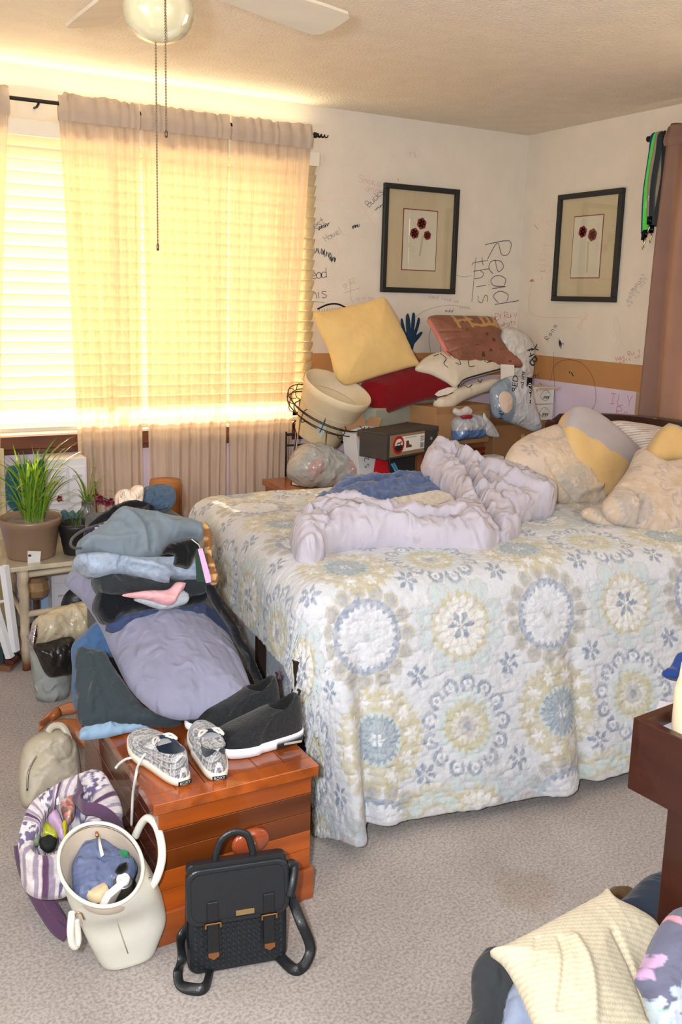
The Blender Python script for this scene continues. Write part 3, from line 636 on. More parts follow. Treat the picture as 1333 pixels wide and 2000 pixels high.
# ---- the quilt
def quilt_paint(u, v):
    """printed medallions, u along the bed and v across it in metres; returns linear rgb"""
    base = np.array(lin((199, 202, 209))); SL = np.array(lin((134, 146, 166))); SA = np.array(lin((184, 176, 142))); AQ = np.array(lin((186, 202, 206))); TP = np.array(lin((178, 175, 177))); WH = np.array(lin((214, 216, 222)))
    C = np.tile(base, (len(u), 1))
    P = np.c_[u, v, u*0]; jit = .004*nz(P, 45, 3); mott = nz(P, 60, 9)
    C = C*(1+.03*mott[:, None])
    pu, pv = .62, .56
    def put(mask, c, a=1.0):
        a = np.minimum(1, a*(.76+.16*np.sign(nz(P, 130, 21)))); C[mask] = C[mask]*(1-a[mask, None])+c*a[mask, None]
    def cell(cu, cv):
        du = (u-cu+pu/2) % pu-pu/2; dv = (v-cv+pv/2) % pv-pv/2; return np.hypot(du, dv)+jit, np.arctan2(dv, du), du, dv
    def ring_of(r, th, n, R0, rr, off=0):
        k = np.round((th-off)/(2*PI/n))*(2*PI/n)+off; return np.hypot(r*np.cos(th)-R0*np.cos(k), r*np.sin(th)-R0*np.sin(k)), k
    def flower(r, th, R0, n, c, w=.55):
        k = np.round(th/(2*PI/n))*(2*PI/n); put((r < R0) & (r > R0*.12) & (r*np.abs(np.sin(th-k)) < .19*R0*np.sin(PI*np.clip(r/R0, 0, 1)**1.5)), c, 1.25)
    # A1: pale disc, slate scalloped ring, ball border
    r, th, _, _ = cell(.19, -.10)
    d, k = ring_of(r, th, 15, .128, 0); put(d < .025, TP); put(d < .023, SA, .55); put(d < .017, SL, .5)
    put((r < .108), SL, .95); put(r < .088+.006*np.cos(th*26), WH); put((r < .07) & (np.cos(th*26) > .2), base); put(r < .02, AQ); put(r < .012, TP)
    # A2: petals in aqua, sand ring, white petals, slate flower
    r, th, _, _ = cell(.50, -.10)
    d, k = ring_of(r, th, 10, .12, 0, .3); put(d < .036, TP, .8); put(d < .031, AQ, .8)
    put(r < .098+.007*np.cos(th*20), SA, .9); put(r < .082+.006*np.cos(th*18), WH); put((r < .078) & (np.cos(th*18) < -.7), SA, .6); flower(r, th, .048, 6, SL, .45)
    # B1: sand wreath with white stars, aqua rim, slate heart
    r, th, _, _ = cell(.20, -.10+.28-.01)
    put(r < .142+.010*np.sign(np.sin(th*34))*np.abs(np.sin(th*34)), SA, .9)
    d, k = ring_of(r, th, 10, .108, 0); a2 = np.arctan2(r*np.sin(th)-.108*np.sin(k), r*np.cos(th)-.108*np.cos(k)); put(d < .024*(.72+.28*np.cos(a2*6)), WH)
    put(r < .076, AQ); put(r < .067+.007*np.cos(th*24), SL, .95); put((r < .055) & (np.cos(th*24) < -.4), AQ, .5); flower(r, th, .022, 6, WH, .4)
    # B2: little curls round an aqua halo, sand burst, slate dot
    r, th, _, _ = cell(.49, -.10+.28-.01)
    d, k = ring_of(r, th, 13, .122, 0); a2 = np.arctan2(r*np.sin(th)-.122*np.sin(k), r*np.cos(th)-.122*np.cos(k))
    put((d < .0255) & ~((np.cos(a2-k) < -.85) & (d > .012)), SL, .95); put(d < .0135, WH, 1.3); put((d < .006), SL, .8)
    put(r < .093+.005*np.cos(th*30), AQ, .85); put(r < .075+.007*np.cos(th*22), SA, .95); put(r < .046+.008*np.cos(th*17), WH, .7); put(r < .03, TP); put(r < .012, SL, .8)
    # small six petal flowers between
    for cu in (.035, .345):
        for cv in (.04, .04+.28):
            r, th, _, _ = cell(cu, cv+.01); flower(r, th+.3, .038, 6, SL, .45)
    # hem row
    for cu, kk in ((.05, 0), (.36, 1)):
        du = (u-cu+pu/2) % pu-pu/2; dv = v+.655; r = np.hypot(du, dv)+jit; th = np.arctan2(dv, du); m = (v < -.5)
        put(m & (r < .112+.009*np.cos(th*30)), SA if kk else SL, .8 if kk else .35); d, k = ring_of(r, th, 11, .078, 0, .1); put(m & (d < .021), AQ, 1 if kk else .4)
        put(m & (r < .048), base if kk else TP)
    edge = (v < -.617) | (u < -.198); put(edge, TP, .7)
    return C
u0, u1, v0, v1, stp = -.21, BL+.02, -.63, BW+.22, .0046
us = np.arange(u0, u1, stp); vs = np.arange(v0, v1, stp); nu, nv = len(us), len(vs)
Ug, Vg = np.meshgrid(us, vs); u = Ug.ravel(); v = Vg.ravel()
r0 = .09
cu = np.clip(u, r0, 99); cv = np.clip(v, r0, BW-r0); du, dv = u-cu, v-cv; d = np.hypot(du, dv)+1e-9; dx, dy = du/d, dv/d
ang = np.minimum(d/r0, PI/2); over = np.maximum(0, d-r0*PI/2)
out = r0*np.sin(ang); drop = r0*(1-np.cos(ang))+over
near = np.clip(-dy, 0, 1)
flare = .20*near+.08
# perimeter coordinate for the folds
th = np.arctan2(-dv, -du); sp_ = np.where(v < r0, cu*1.0+np.where(u < r0, -(PI/2-th)*.16, 0), np.where(v > BW-r0, 9+cu, -.4-cv))
S = np.c_[sp_, sp_*0, sp_*0]
wave = .55*nz(S, 4.2, 31)+.45*nz(S, 9.0, 32)
hang = np.clip(over/.5, 0, 1.3)
out = out + over*flare + hang*.050*wave
out = out + np.exp(-((sp_-.10)/.035)**2)*hang*.05 - np.exp(-((sp_-.16)/.03)**2)*hang*.045 + .03*hang*np.exp(-((sp_-.80)/.06)**2) - .035*hang*np.exp(-((sp_-.90)/.03)**2)
corner = np.clip(-du/.3, 0, 1)*np.clip(-dv/.5, 0, 1)
out = out*(1-.35*corner)
P = np.c_[u, v, 0*u]
topz = .028*np.sin(np.clip(u/BL, 0, 1)*PI)**.5*np.sin(np.clip(v/BW, 0, 1)*PI)**.5+.010*fbm(P, 5, 41)+.0035*nz(P*np.array([1, .35, 1]), 28, 42)
rz = (.0034*(1-2*np.abs(nz(P*np.array([.55, 1.5, 1]), 60, 44)))+.0012*nz(P, 120, 45))
hx = cu+dx*out; hy = cv+dy*out; 
horiz = np.clip(ang/(PI/2), 0, 1)
z = BZ-drop*np.where(over > 0, .985, 1)+(topz)*(1-horiz)+rz*(1-horiz)
hx += dx*rz*horiz*1.2; hy += dy*rz*horiz*1.2
# the hem rises a little towards the head end
z += np.clip(cu-.9, 0, 1)*.055*hang
z = np.maximum(z, .006)
XY = BO+hx[:, None]*EU+hy[:, None]*EV
V = np.c_[XY, z]
ii = np.arange(nu*nv).reshape(nv, nu); Fq = np.stack([ii[:-1, :-1], ii[:-1, 1:], ii[1:, 1:], ii[1:, :-1]], -1).reshape(-1, 4)
qc = quilt_paint(u, v)
me = bpy.data.meshes.new('quilt'); me.vertices.add(len(V)); o0 = np.array([bp(BL/2, BW/2, 0).x, bp(BL/2, BW/2, 0).y, 0.0]); me.vertices.foreach_set('co', (V-o0).ravel())
me.loops.add(Fq.size); me.polygons.add(len(Fq)); me.loops.foreach_set('vertex_index', Fq.ravel()); me.polygons.foreach_set('loop_start', np.arange(0, Fq.size, 4)); me.polygons.foreach_set('loop_total', np.full(len(Fq), 4))
me.update(calc_edges=True); me.polygons.foreach_set('use_smooth', [True]*len(Fq))
ca = me.color_attributes.new('Col', 'FLOAT_COLOR', 'POINT'); ca.data.foreach_set('color', np.c_[qc, np.ones(len(qc))].ravel())
me.materials.append(mat('cloth', bump=.8, bscale=110, var=.03)); me.validate()
quilt = bpy.data.objects.new('quilt', me); SC.collection.objects.link(quilt); quilt.location = o0; BASE['quilt'] = o0
lab(quilt, 'pale quilt with blue and sand medallion print draped over the bed', 'quilt')
md = quilt.modifiers.new('t', 'SOLIDIFY'); md.thickness = .006; md.offset = 1

# ---- bedding on top
def floral(uv, V, side, s=1.0, base=(205, 196, 188)):
    c = quilt_paint(uv[:, 0]*s+.2, uv[:, 1]*s+.1); bs = np.array(lin(base)); return bs*(1-.5)+.5*c*bs/np.array(lin((199, 202, 209)))
o = puff('comforter', [(565, 1062), (572, 1036), (605, 1008), (650, 1000), (700, 1009), (760, 1018), (815, 1026), (860, 1018), (885, 1003), (893, 985), (868, 958), (838, 935), (822, 915), (832, 899), (860, 892), (890, 898), (935, 923), (985, 940), (1030, 955), (1075, 975), (1088, 988), (1078, 1004), (1040, 1012), (1005, 1028), (1014, 1048), (1006, 1062), (975, 1078), (942, 1092), (900, 1084), (840, 1079), (780, 1068), (720, 1068), (675, 1071), (640, 1078), (632, 1095), (608, 1102), (580, 1094)],
    Pl(800, 1078, z=BZ+.015, tilt=76), .080, .03, mat('comforter'), col=(188, 183, 196), R=.05, cr=.022, cf=16, wr=.012, wf=9, seed=3, g=.009, q=.5, edge=.006,
    folds=[([(640, 1015), (720, 1035), (800, 1050), (880, 1050)], -.03, .012), ([(585, 1050), (620, 1030), (640, 1060)], -.02, .01), ([(880, 920), (910, 960), (935, 1010), (960, 1060)], -.045, .013), ([(900, 1000), (940, 1035), (975, 1072)], -.03, .010), ([(850, 905), (930, 945), (1010, 985), (1060, 1000)], .03, .02), ([(930, 945), (960, 1000), (1000, 1020)], -.03, .012), ([(700, 1050), (780, 1060)], .02, .012), ([(890, 1040), (930, 1080)], .025, .015)])
lab(o, 'pale lavender comforter bunched across the middle of the bed', 'comforter')
knitc = lambda uv, V, side: np.tile(lin((88, 104, 142)), (len(V), 1))*(1+.35*nz(np.c_[uv, uv[:, 0]*0], 110, 2))[:, None]
o = puff('knit_blanket', [(598, 1012), (612, 988), (640, 972), (655, 955), (668, 944), (700, 946), (735, 942), (775, 937), (815, 938), (845, 948), (858, 960), (872, 985), (840, 1000), (740, 1000), (660, 1000), (630, 1004)],
    Pl(740, 1010, z=BZ+.03, tilt=72), .05, .03, mat('knit'), R=.04, cr=.012, cf=16, wr=.012, wf=16, seed=5, colf=knitc, g=.009, folds=[([(655, 975), (720, 962), (790, 950)], -.03, .01), ([(700, 990), (760, 975), (840, 965)], .02, .012)])
lab(o, 'blue chunky knit blanket crumpled behind the pale comforter', 'blanket')
o = puff('knit_blanket', [(615, 1000), (628, 985), (660, 980), (700, 984), (750, 986), (800, 976), (850, 968), (878, 975), (892, 990), (885, 1012), (860, 1024), (800, 1026), (740, 1018), (690, 1010), (640, 1004)],
    Pl(760, 1020, z=BZ+.06, tilt=74), .03, .05, mat('knit', bscale=220), col=(206, 198, 186), R=.03, cr=.006, wr=.006, wf=16, seed=6)
lab(o, 'cream knitted throw lying between the blue blanket and the comforter', 'blanket')
o = puff('cloth', [(648, 962), (655, 948), (675, 942), (700, 945), (695, 958), (670, 968)], Pl(670, 960, z=BZ+.09, tilt=60), .02, .03, mat('cloth'), col=(222, 206, 190), wr=.006, wf=25)
lab(o, 'small cream cloth peeking out behind the blue knit blanket', 'cloth')
# pillows at the head
yel = (216, 184, 128)
o = puff('wedge_pillow', [(1110, 850), (1114, 808), (1124, 794), (1150, 797), (1190, 822), (1240, 868), (1250, 885), (1225, 925), (1205, 960), (1180, 972), (1150, 960), (1120, 905)],
    Pl(1175, 970, z=BZ+.05, tilt=28, yaw=8), .03, .13, mat('cloth'), R=.05, wr=.003, wf=14, seed=8, g=.008, an=(.5, 2),
    colf=lambda uv, V, side: np.where(((uv[:, 1]+uv[:, 0]*.67+.012*nz(np.c_[uv, uv[:, 0]*0], 22, 3) > .268) & (side < .5))[:, None], np.array(lin((178, 172, 178))), np.array(lin(yel))))
lab(o, 'yellow box pillow with grey gusset standing at the head of the bed', 'pillow')
o = puff('pillow_sham', [(985, 905), (1000, 872), (1030, 850), (1065, 836), (1088, 829), (1100, 832), (1122, 862), (1147, 898), (1167, 935), (1178, 962), (1180, 985), (1150, 988), (1110, 985), (1078, 970), (1040, 950), (1000, 930)],
    Pl(1120, 985, z=BZ+.03, tilt=38, yaw=5), .08, .07, mat('garment', crease=.5), R=.14, wr=.006, wf=9, seed=11, g=.008, colf=lambda uv, V, s: floral(uv, V, s, 1.0, (210, 194, 180)),
    folds=[([(1085, 835), (1120, 875), (1150, 925), (1172, 970)], -.018, .006), ([(1050, 915), (1080, 950), (1110, 975)], -.022, .012), ([(1160, 960), (1120, 975)], .015, .01)])
lab(o, 'rounded floral pillow sham nearest the corner clutter', 'pillow')
o = puff('pillow_sham', [(1178, 985), (1195, 960), (1225, 920), (1245, 880), (1262, 890), (1290, 904), (1330, 900), (1400, 905), (1480, 930), (1500, 1010), (1440, 1060), (1380, 1062), (1333, 1050), (1290, 1045), (1245, 1030), (1200, 1015)],
    Pl(1250, 1030, z=BZ+.03, tilt=52, yaw=5), .07, .08, mat('garment', crease=.5), R=.12, wr=.006, wf=9, seed=13, g=.008, colf=lambda uv, V, s: floral(uv*1.0, V, s, .9, (204, 188, 178)),
    folds=[([(1215, 960), (1235, 990), (1245, 1030)], -.03, .010), ([(1280, 1000), (1330, 960)], .015, .02)])
lab(o, 'floral pillow sham with blue blotches cut off by the right edge', 'pillow')
o = puff('pillow_sham', [(1135, 1000), (1160, 990), (1200, 985), (1235, 1000), (1245, 1018), (1230, 1035), (1190, 1028), (1155, 1015)],
    Pl(1200, 1025, z=BZ+.03, tilt=65), .03, .03, mat('cloth'), R=.05, wr=.006, wf=14, seed=14, colf=lambda uv, V, s: floral(uv, V, s, 1.0, (204, 186, 172)))
lab(o, 'flat crumpled floral sham flap lying in front of the wedge pillow', 'pillow')
stripe = lambda uv, V, side: np.where((np.sin(uv[:, 1]*2*PI/.011+uv[:, 0]*8) > .45)[:, None], np.array(lin((176, 166, 160))), np.array(lin((226, 216, 208))))
o = puff('pillow', [(1190, 830), (1205, 822), (1245, 826), (1290, 834), (1330, 848), (1330, 890), (1290, 900), (1262, 890), (1230, 860)],
    Pl(1262, 895, x=3.12, tilt=35, yaw=-20), .04, .06, mat('cloth'), R=.08, wr=.001, colf=stripe, g=.003, seed=15)
lab(o, 'white pinstriped pillow leaning on the dark headboard', 'pillow')
o = puff('wedge_pillow', [(1262, 900), (1270, 878), (1288, 848), (1302, 830), (1312, 827), (1340, 838), (1420, 880), (1440, 930), (1400, 960), (1330, 905), (1290, 905)],
    Pl(1300, 903, x=3.0, tilt=25, yaw=0), .03, .10, mat('cloth'), R=.05, wr=.004, wf=10, seed=16, an=(.5, 2), colf=lambda uv, V, side: np.where(((uv[:, 1]+uv[:, 0]*.67 > .205) & (side < .5))[:, None], np.array(lin((178, 172, 178))), np.array(lin(yel))))
lab(o, 'yellow box pillow half cut off by the right edge, by the headboard', 'pillow')
# ================================================================== corner clutter beyond the bed
def PX(p): v = p-EYE; return 666.5+FPX*v.dot(CR)/v.dot(CF)
def box_px(a, bq, zt, h, dep, c, nm, m, par=None, bev=.004, yaw=None):
    A = W(*a, z=zt); Bp = W(*bq, z=zt)
    if yaw is not None:
        d = Vector((math.cos(math.radians(yaw)), math.sin(math.radians(yaw)), 0)); lo, hi = .01, 2.0
        for _ in range(40):
            mid = (lo+hi)/2
            if PX(A+d*mid) < bq[0]: lo = mid
            else: hi = mid
        Bp = A+d*lo
    ex = (Bp-A); w = ex.length; ex.normalize(); ey = Vector((-ex.y, ex.x, 0))
    Mx = Matrix(((ex.x, ey.x, 0, A.x), (ex.y, ey.y, 0, A.y), (0, 0, 1, zt-h), (0, 0, 0, 1)))
    b = B(); b.box((0, 0, 0), (w, dep, h), c, Mx); return b.out(nm, m, par, bevel=bev), Mx, w
def front_text(b, Mx, x, z, txt, size, c, y=-.0012, rot=0):
    M = Mx @ Matrix.Translation((x, y, z)) @ Matrix.Rotation(PI/2, 4, 'X') @ Matrix.Rotation(rot, 4, 'Z'); b.text(txt, size, M, c)
def box_py(a, bq, ya, h, *r, **k): return box_px(a, bq, W(*a, y=ya).z, h, *r, **k)
CARD = (172, 132, 92)
# low shelf
e = empty('wooden_shelf', (2.17, 3.92, 0), 'low orange wood shelf mostly hidden behind the bed, under the flower pots', 'shelf')
b = B(); b.box((1.87, 3.64, .60), (2.52, 4.12, .63), (178, 112, 66)); b.out('shelf_board', mat('woodx'), e, bevel=.003)
for x in (1.88, 2.38):
    b = B(); b.box((x, 3.74, 0), (x+.025, 4.10, .60), (160, 98, 58)); b.out('side_panel', mat('wood'), e)
o, Mx, w = box_px((568, 938), (610, 944), .655, .022, .2, (214, 208, 196), 'magazine', mat('paper'))
lab(o, 'magazine with zebra striped cover under the clear plastic bag', 'magazine')
b = B()
for k in range(6): b.box((.02+k*.028, .01, .0221), (.032+k*.028, .12, .0226), (50, 48, 46), Mx)
b.out('cover_stripes', mat('flat'), o)
# crate cabinet
e = empty('wooden_cabinet', (2.8, 3.85, 0), 'reddish wood cabinet with red lattice front beside the pale comforter', 'cabinet')
o, CMx, w = box_px((818, 878), (962, 855), .80, .80, .30, (150, 92, 58), 'body', mat('woodx'), e, yaw=14)
for k, (z0, z1) in enumerate(((.56, .77), (.30, .53), (.04, .27))):
    b = B(); b.box((.03, -.012, z0), (w-.03, -.001, z1), (128, 44, 34), CMx); d = b.out('drawer', mat('woodx', var=.3), e, bevel=.002)
    b = B()
    for q in range(9):
        x = .05+q*(w-.1)/8; b.box((x-.004, -.015, z0+.02), (x+.004, -.012, z1-.02), (176, 96, 56), CMx)
    for zz in (z0+.02, (z0+z1)/2, z1-.025): b.box((.04, -.015, zz), (w-.04, -.012, zz+.006), (176, 96, 56), CMx)
    b.out('lattice', mat('woodx'), d)
    b = B(); b.lathe([(0, -.03), (.012, -.028), (.014, -.02), (.006, -.014)], CMx @ Vector((w/2, 0, (z0+z1)/2)), (90, 50, 34), 14, CMx.to_3x3().to_4x4() @ Matrix.Rotation(-PI/2, 4, 'X')); b.out('knob', mat('wood'), d, smooth=True)
o, Mx, w = box_px((762, 888), (812, 886), .79, .158, .2, (40, 38, 42), 'storage_box', mat('plastic', rough=.5), yaw=2); lab(o, 'black storage box beneath the dark shoe box, left of the wooden cabinet', 'box')
# shoebox
e = empty('shoe_box', (2.48, 3.8, .80), 'dark shoe box with brown end label showing a boot, on top of the cabinet', 'shoe box')
o, Mx, w = box_px((756, 852), (856, 818), .915, .112, .16, (66, 62, 60), 'box_body', mat('paper'), e, yaw=20)
o2, Mx2, w2 = box_px((754, 847), (858, 813), .922, .03, .17, (74, 70, 66), 'lid', mat('paper'), e, yaw=20)
b = B(); b.box((.02, -.0035, .012), (w*.72, -.003, .112), (150, 122, 96), Mx); pl_ = b.out('end_label', mat('paper'), e)
b = B(); b.box((w*.27, -.0055, .03), (w*.71, -.005, .1), (232, 230, 226), Mx)
cx, cz = w*.21, .064
def disc(b, r, c, y, cx=cx, cz=cz):
    b.add([Mx @ Vector((cx+r*math.cos(t*PI/16), y, cz+r*math.sin(t*PI/16))) for t in range(32)], [tuple(range(32))], c)
disc(b, .042, (186, 36, 38), -.006); disc(b, .029, (226, 220, 210), -.0065)
b.add([Mx @ Vector((cx+.03*math.cos(t), -.007, cz+.03*math.sin(t)-.002)) for t in [PI+i*PI/12 for i in range(13)]], [tuple(range(13))], (50, 42, 38))
for x0, z0, x1, z1 in ((cx-.014, cz+.006, cx+.012, cz+.012), (cx-.012, cz-.002, cx-.009, cz+.006), (cx+.007, cz-.002, cx+.010, cz+.008), (cx+.010, cz+.010, cx+.018, cz+.017)): b.box((x0, -.0082, z0), (x1, -.008, z1), (40, 34, 32), Mx)
for bt in ([(w*.35, .045), (w*.35, .078), (w*.40, .078), (w*.41, .06), (w*.46, .055), (w*.46, .045)],): b.add([Mx @ Vector((x, -.0062, z)) for x, z in bt], [tuple(range(6))], (110, 62, 46))
for k in range(5): front_text(b, Mx, w*(.44+.0*k), .092-.0*k, 'OUTDOOR FOOTWEAR', .008, (60, 60, 60), -.0068); break
for k in range(7): b.box((w*.63+.004*k, -.0062, .035), (w*.63+.004*k+.0018, -.006, .06), (40, 40, 40), Mx)
for k in range(3): b.box((w*.63, -.0062, .068+k*.009), (w*.70, -.006, .072+k*.009), (90, 90, 90), Mx)
b.out('label_print', mat('flat'), pl_)
b = B(); M9 = Mx.to_3x3().to_4x4() @ Matrix.Rotation(PI/2, 4, 'X'); b.lathe([(0, .002), (.008, .002), (.008, 0)], Mx @ Vector((w*.86, -.002, .07)), (150, 148, 144), 16, M9); b.out('finger_hole', mat('flat'), e)
o, Mx, w = box_py((735, 800), (850, 782), 3.78, .09, .12, (158, 160, 146), 'fabric_box', mat('cloth')); lab(o, 'grey green fabric box between the dark shoe box and the red pillow', 'box')
# cardboard box on the cabinet
e = empty('cardboard_box', (2.93, 3.97, .80), 'plain brown cardboard box on the cabinet behind the small shopping bag', 'box')
o, Mx, w = box_px((853, 797), (960, 776), 1.0, .198, .2, CARD, 'carton', mat('paper'), e, yaw=10)
b = B(); b.box((.0, -.001, .165), (w, .0, .197), (160, 120, 82), Mx); b.out('flap', mat('paper'), e)
o = lab(*(lambda A, Bq: [mk('cardboard_box', [(A.x, 3.78, .0), (3.52, 3.78, .0), (3.52, 4.1, 0), (A.x, 4.1, 0), (A.x, 3.78, A.z), (3.52, 3.78, A.z), (3.52, 4.1, A.z), (A.x, 4.1, A.z)], [(0, 3, 2, 1), (4, 5, 6, 7), (0, 1, 5, 4), (1, 2, 6, 5), (2, 3, 7, 6), (3, 0, 4, 7)], mat('paper'), None, False, (150, 108, 72), bevel=.003)])(W(966, 832, y=3.78), 0), 'tall brown cardboard box in the corner under the plastic shopping bags', 'box')
b = B(); p = W(1018, 860, y=3.779); b.box((p.x, 3.776, .3), (p.x+.02, 3.779, .835), (196, 160, 110)); b.out('packing_tape', mat('plastic'), o)
p = W(963, 893, y=3.66); q = W(985, 897, y=3.66)
b = B(); b.box((p.x, 3.66, 0), (q.x, 3.74, p.z), (228, 224, 218)); o = lab(b.out('carton', mat('paper'), bevel=.002), 'slim white box printed TH wedged between the bed and the cardboard box', 'box')
b = B(); b.text('TH', .03, Matrix(((0, 1, 0, (p.x+q.x)/2), (0, 0, -1, 3.659), (-1, 0, 0, p.z-.04), (0, 0, 0, 1))), (40, 40, 44)); b.out('printed_letters', mat('flat'), o)
# white boxes with drawings against the right wall
p = W(1084, 755, x=3.525); q = W(1043, 762, y=p.y); zb = W(1084, 822, x=3.525).z; hh = (p.z-zb)/2
for k, (z0, z1, lb) in enumerate(((zb, zb+hh-.003, 'lower of two white boxes with line drawing, against the right wall'), (zb+hh, zb+2*hh, 'upper white box with open top and line drawing, against the right wall'))):
    if k == 0: z0 = W(966, 832, y=3.78).z
    Mx = Matrix.Translation((q.x, p.y, z0)); w = p.x-q.x; h = z1-z0
    b = B(); b.box((0, 0, 0), (w, .12, h), (228, 222, 214), Mx)
    o = b.out('product_box', mat('paper'), bevel=.002); lab(o, lb, 'box', 'white boxes in the corner')
    b = B(); cz = h*.5
    ring = [Mx @ Vector((w*.58+w*.22*math.cos(t*PI/8)*(1+.15*math.cos(t*1.5)), -.0015, cz+h*.3*math.sin(t*PI/8))) for t in range(17)]; b.ribbon(ring, (0, -1, 0), .004, (150, 160, 158)); b.ribbon([r_.lerp(ring[0], .4)+Vector((0, -.0003, 0)) for r_ in ring], (0, -1, 0), .004, (190, 200, 198))
    for t in range(5): b.box((w*.5+t*.008, -.002, cz-.02+.008*(t % 2)), (w*.5+t*.008+.005, -.001, cz-.005), (50, 52, 52), Mx)
    b.text('4' if k else 'V', .02, Mx @ Matrix.Translation((w*.15, -.0015, h*.8)) @ Matrix.Rotation(PI/2, 4, 'X'), (70, 70, 70)); b.out('printed_drawing', mat('flat'), o)
    if k:
        b = B(); b.box((0, -.0, h), (w, .004, h+.012), (214, 190, 160), Mx @ Matrix.Rotation(.5, 4, 'X')); b.out('flap', mat('paper'), o)
# open white carton
e = empty('open_carton', (2.32, 3.82, .63), 'tall white open carton with brown inner flaps in front of the flower pots', 'box')
A = W(706, 940, y=3.70); Mx = Matrix.Translation((A.x, 3.70, .632)) @ Matrix.Rotation(math.radians(-8), 4, 'Y') @ Matrix.Rotation(math.radians(12), 4, 'Z')
b = B(); w, dp, h, t = .15, .09, .27, .004
for lo, hi, c in (((0, 0, 0), (w, t, h), (226, 226, 228)), ((0, dp, 0), (w, dp+t, h), (226, 226, 228)), ((0, t, 0), (t, dp, h), (206, 206, 210)), ((w-t, t, 0), (w, dp, h), (206, 206, 210)), ((t, t, 0), (w-t, dp, t), (200, 180, 150))): b.box(lo, hi, c, Mx)
cb = b.out('carton_body', mat('paper'), e)
for (lo, hi, R_, at_) in (((0, 0, 0), (w*.48, t, .065), Matrix.Rotation(2.5, 4, 'X'), (0, 0, h)), ((0, 0, 0), (w*.42, t, .07), Matrix.Rotation(2.2, 4, 'X'), (w*.55, 0, h)), ((0, 0, 0), (w, t, .08), Matrix.Rotation(-.25, 4, 'X'), (0, dp, h)), ((0, 0, 0), (t, dp, .05), Matrix.Rotation(.5, 4, 'Y'), (w-t, 0, h))):
    b = B(); b.box(lo, hi, (178, 138, 100), Mx @ Matrix.Translation(at_) @ R_); b.out('flap', mat('paper'), e)
b = B(); front_text(b, Mx, w*.35, h*.45, 'S 2', .045, (110, 116, 130), rot=PI/2); b.box((w*.78, -.002, .02), (w*.96, -.001, .06), (200, 200, 205), Mx); b.out('printed_marks', mat('flat'), cb)
# red bag with blue zip
o = puff('fabric_bag', [(731, 948), (733, 868), (742, 868), (755, 884), (775, 920), (784, 940), (784, 952)], Pl(750, 930, y=3.72, tilt=8), .02, .03, mat('cloth'), col=(186, 24, 34), wr=.004); lab(o, 'red bag with light blue zip strip beside the white open carton', 'bag')
pp = Pl(750, 930, y=3.72, tilt=8); b = B(); b.ribbon([pp.at(742, 870, .024), pp.at(752, 888, .026), pp.at(766, 912, .026), pp.at(776, 932, .022)], pp.n, .022, (92, 168, 202)); b.ribbon([pp.at(747, 878, .027), pp.at(774, 926, .0265)], pp.n, .004, (50, 80, 110)); b.out('zip', mat('cloth'), o)
# clear plastic bag
mixc = lambda uv, V, side: np.where((nz(np.c_[uv, uv[:, 0]*0], 9, 61) > .25)[:, None], np.array(lin((218, 186, 182))), np.array(lin((206, 208, 206))))
o = puff('plastic_bag', [(560, 915), (572, 885), (590, 868), (620, 866), (655, 882), (685, 902), (698, 922), (692, 944), (660, 952), (610, 952), (575, 942)], Pl(625, 945, y=3.80, tilt=25), .10, .08, mat('film', rough=.18), cr=.018, cf=20, wr=.008, wf=20, colf=mixc, seed=17, g=.008, edge=.006)
lab(o, 'clear plastic bag of pinkish things below the flower pots', 'plastic bag')
# plant stand and pots
PM = Matrix.Translation((2.125, 3.93, .97)) @ Matrix.Rotation(math.radians(12), 4, 'Y') @ Matrix.Rotation(math.radians(24), 4, 'X')
def pot(nm, z0, r0, r1, h, c, label, M):
    prof = [(0, z0), (r0*.96, z0), (r0, z0+.01), (r1*.97, z0+h-.045), (r1*1.0, z0+h-.04), (r1*1.02, z0+h-.006), (r1*1.005, z0+h), (r1*.96, z0+h-.004), (r1*.94, z0+h-.05), (r0*.95, z0+.02), (0, z0+.018)]
    b = B(); b.lathe(prof, (0, 0, 0), c, 48, M); return lab(b.out(nm, mat('plastic', rough=.6, var=.08), smooth=True), label, 'flower pot', 'nested cream flower pots')
pot('flower_pot', -.13, .118, .148, .20, (220, 202, 166), 'lower cream flower pot seated inside the wire plant stand', PM)
pot('flower_pot', -.075, .125, .168, .225, (226, 210, 178), 'upper cream flower pot with open rim below the yellow pillow', PM)
pp = Pl(625, 835, y=3.79, tilt=10); b = B(); q = [pp.at(*c) for c in ((626, 822), (640, 832), (628, 856), (618, 840))]; b.add(q, [(0, 1, 2, 3)], (176, 184, 186)); tg = lab(b.out('price_tag', mat('paper'), solid=.001), 'small grey paper tag hanging on the wire plant stand', 'tag')
b = B(); b.tube([pp.at(632, 826), pp.at(638, 812)], .0012, (90, 90, 90), 5); b.out('string', mat('cloth'), tg)
e = empty('plant_stand', (2.165, 3.95, .63), 'dark wire plant stand ring holding the nested cream pots', 'plant stand')
b = B()
for r, z in ((.205, .0), (.195, .02), (.162, -.025), (.215, .035)):
    q = [PM @ Vector((r*math.cos(t*PI/24), r*math.sin(t*PI/24), z)) for t in range(48)]; b.tube(q, .0028, (60, 50, 44), 6, closed=True)
for k in range(12):
    a = k*PI/6; q = [PM @ Vector((r*math.cos(a), r*math.sin(a), z)) for r, z in ((.162, -.025), (.20, -.02), (.215, .035), (.19, .045))]; b.tube(smooth_loop(q, 4, False), .0022, (60, 50, 44), 5)
b.out('ring', mat('iron'), e, smooth=True)
for a in (200, 250, 290, 330, 60, 120):
    t = math.radians(a); top = PM @ Vector((.17*math.cos(t), .17*math.sin(t), -.02)); b = B(); b.tube([top, Vector((2.10+.20*math.cos(t), 3.93+.15*math.sin(t), .64))], .0035, (150, 138, 120), 6); b.out('leg', mat('metal', rough=.4), e, smooth=True)
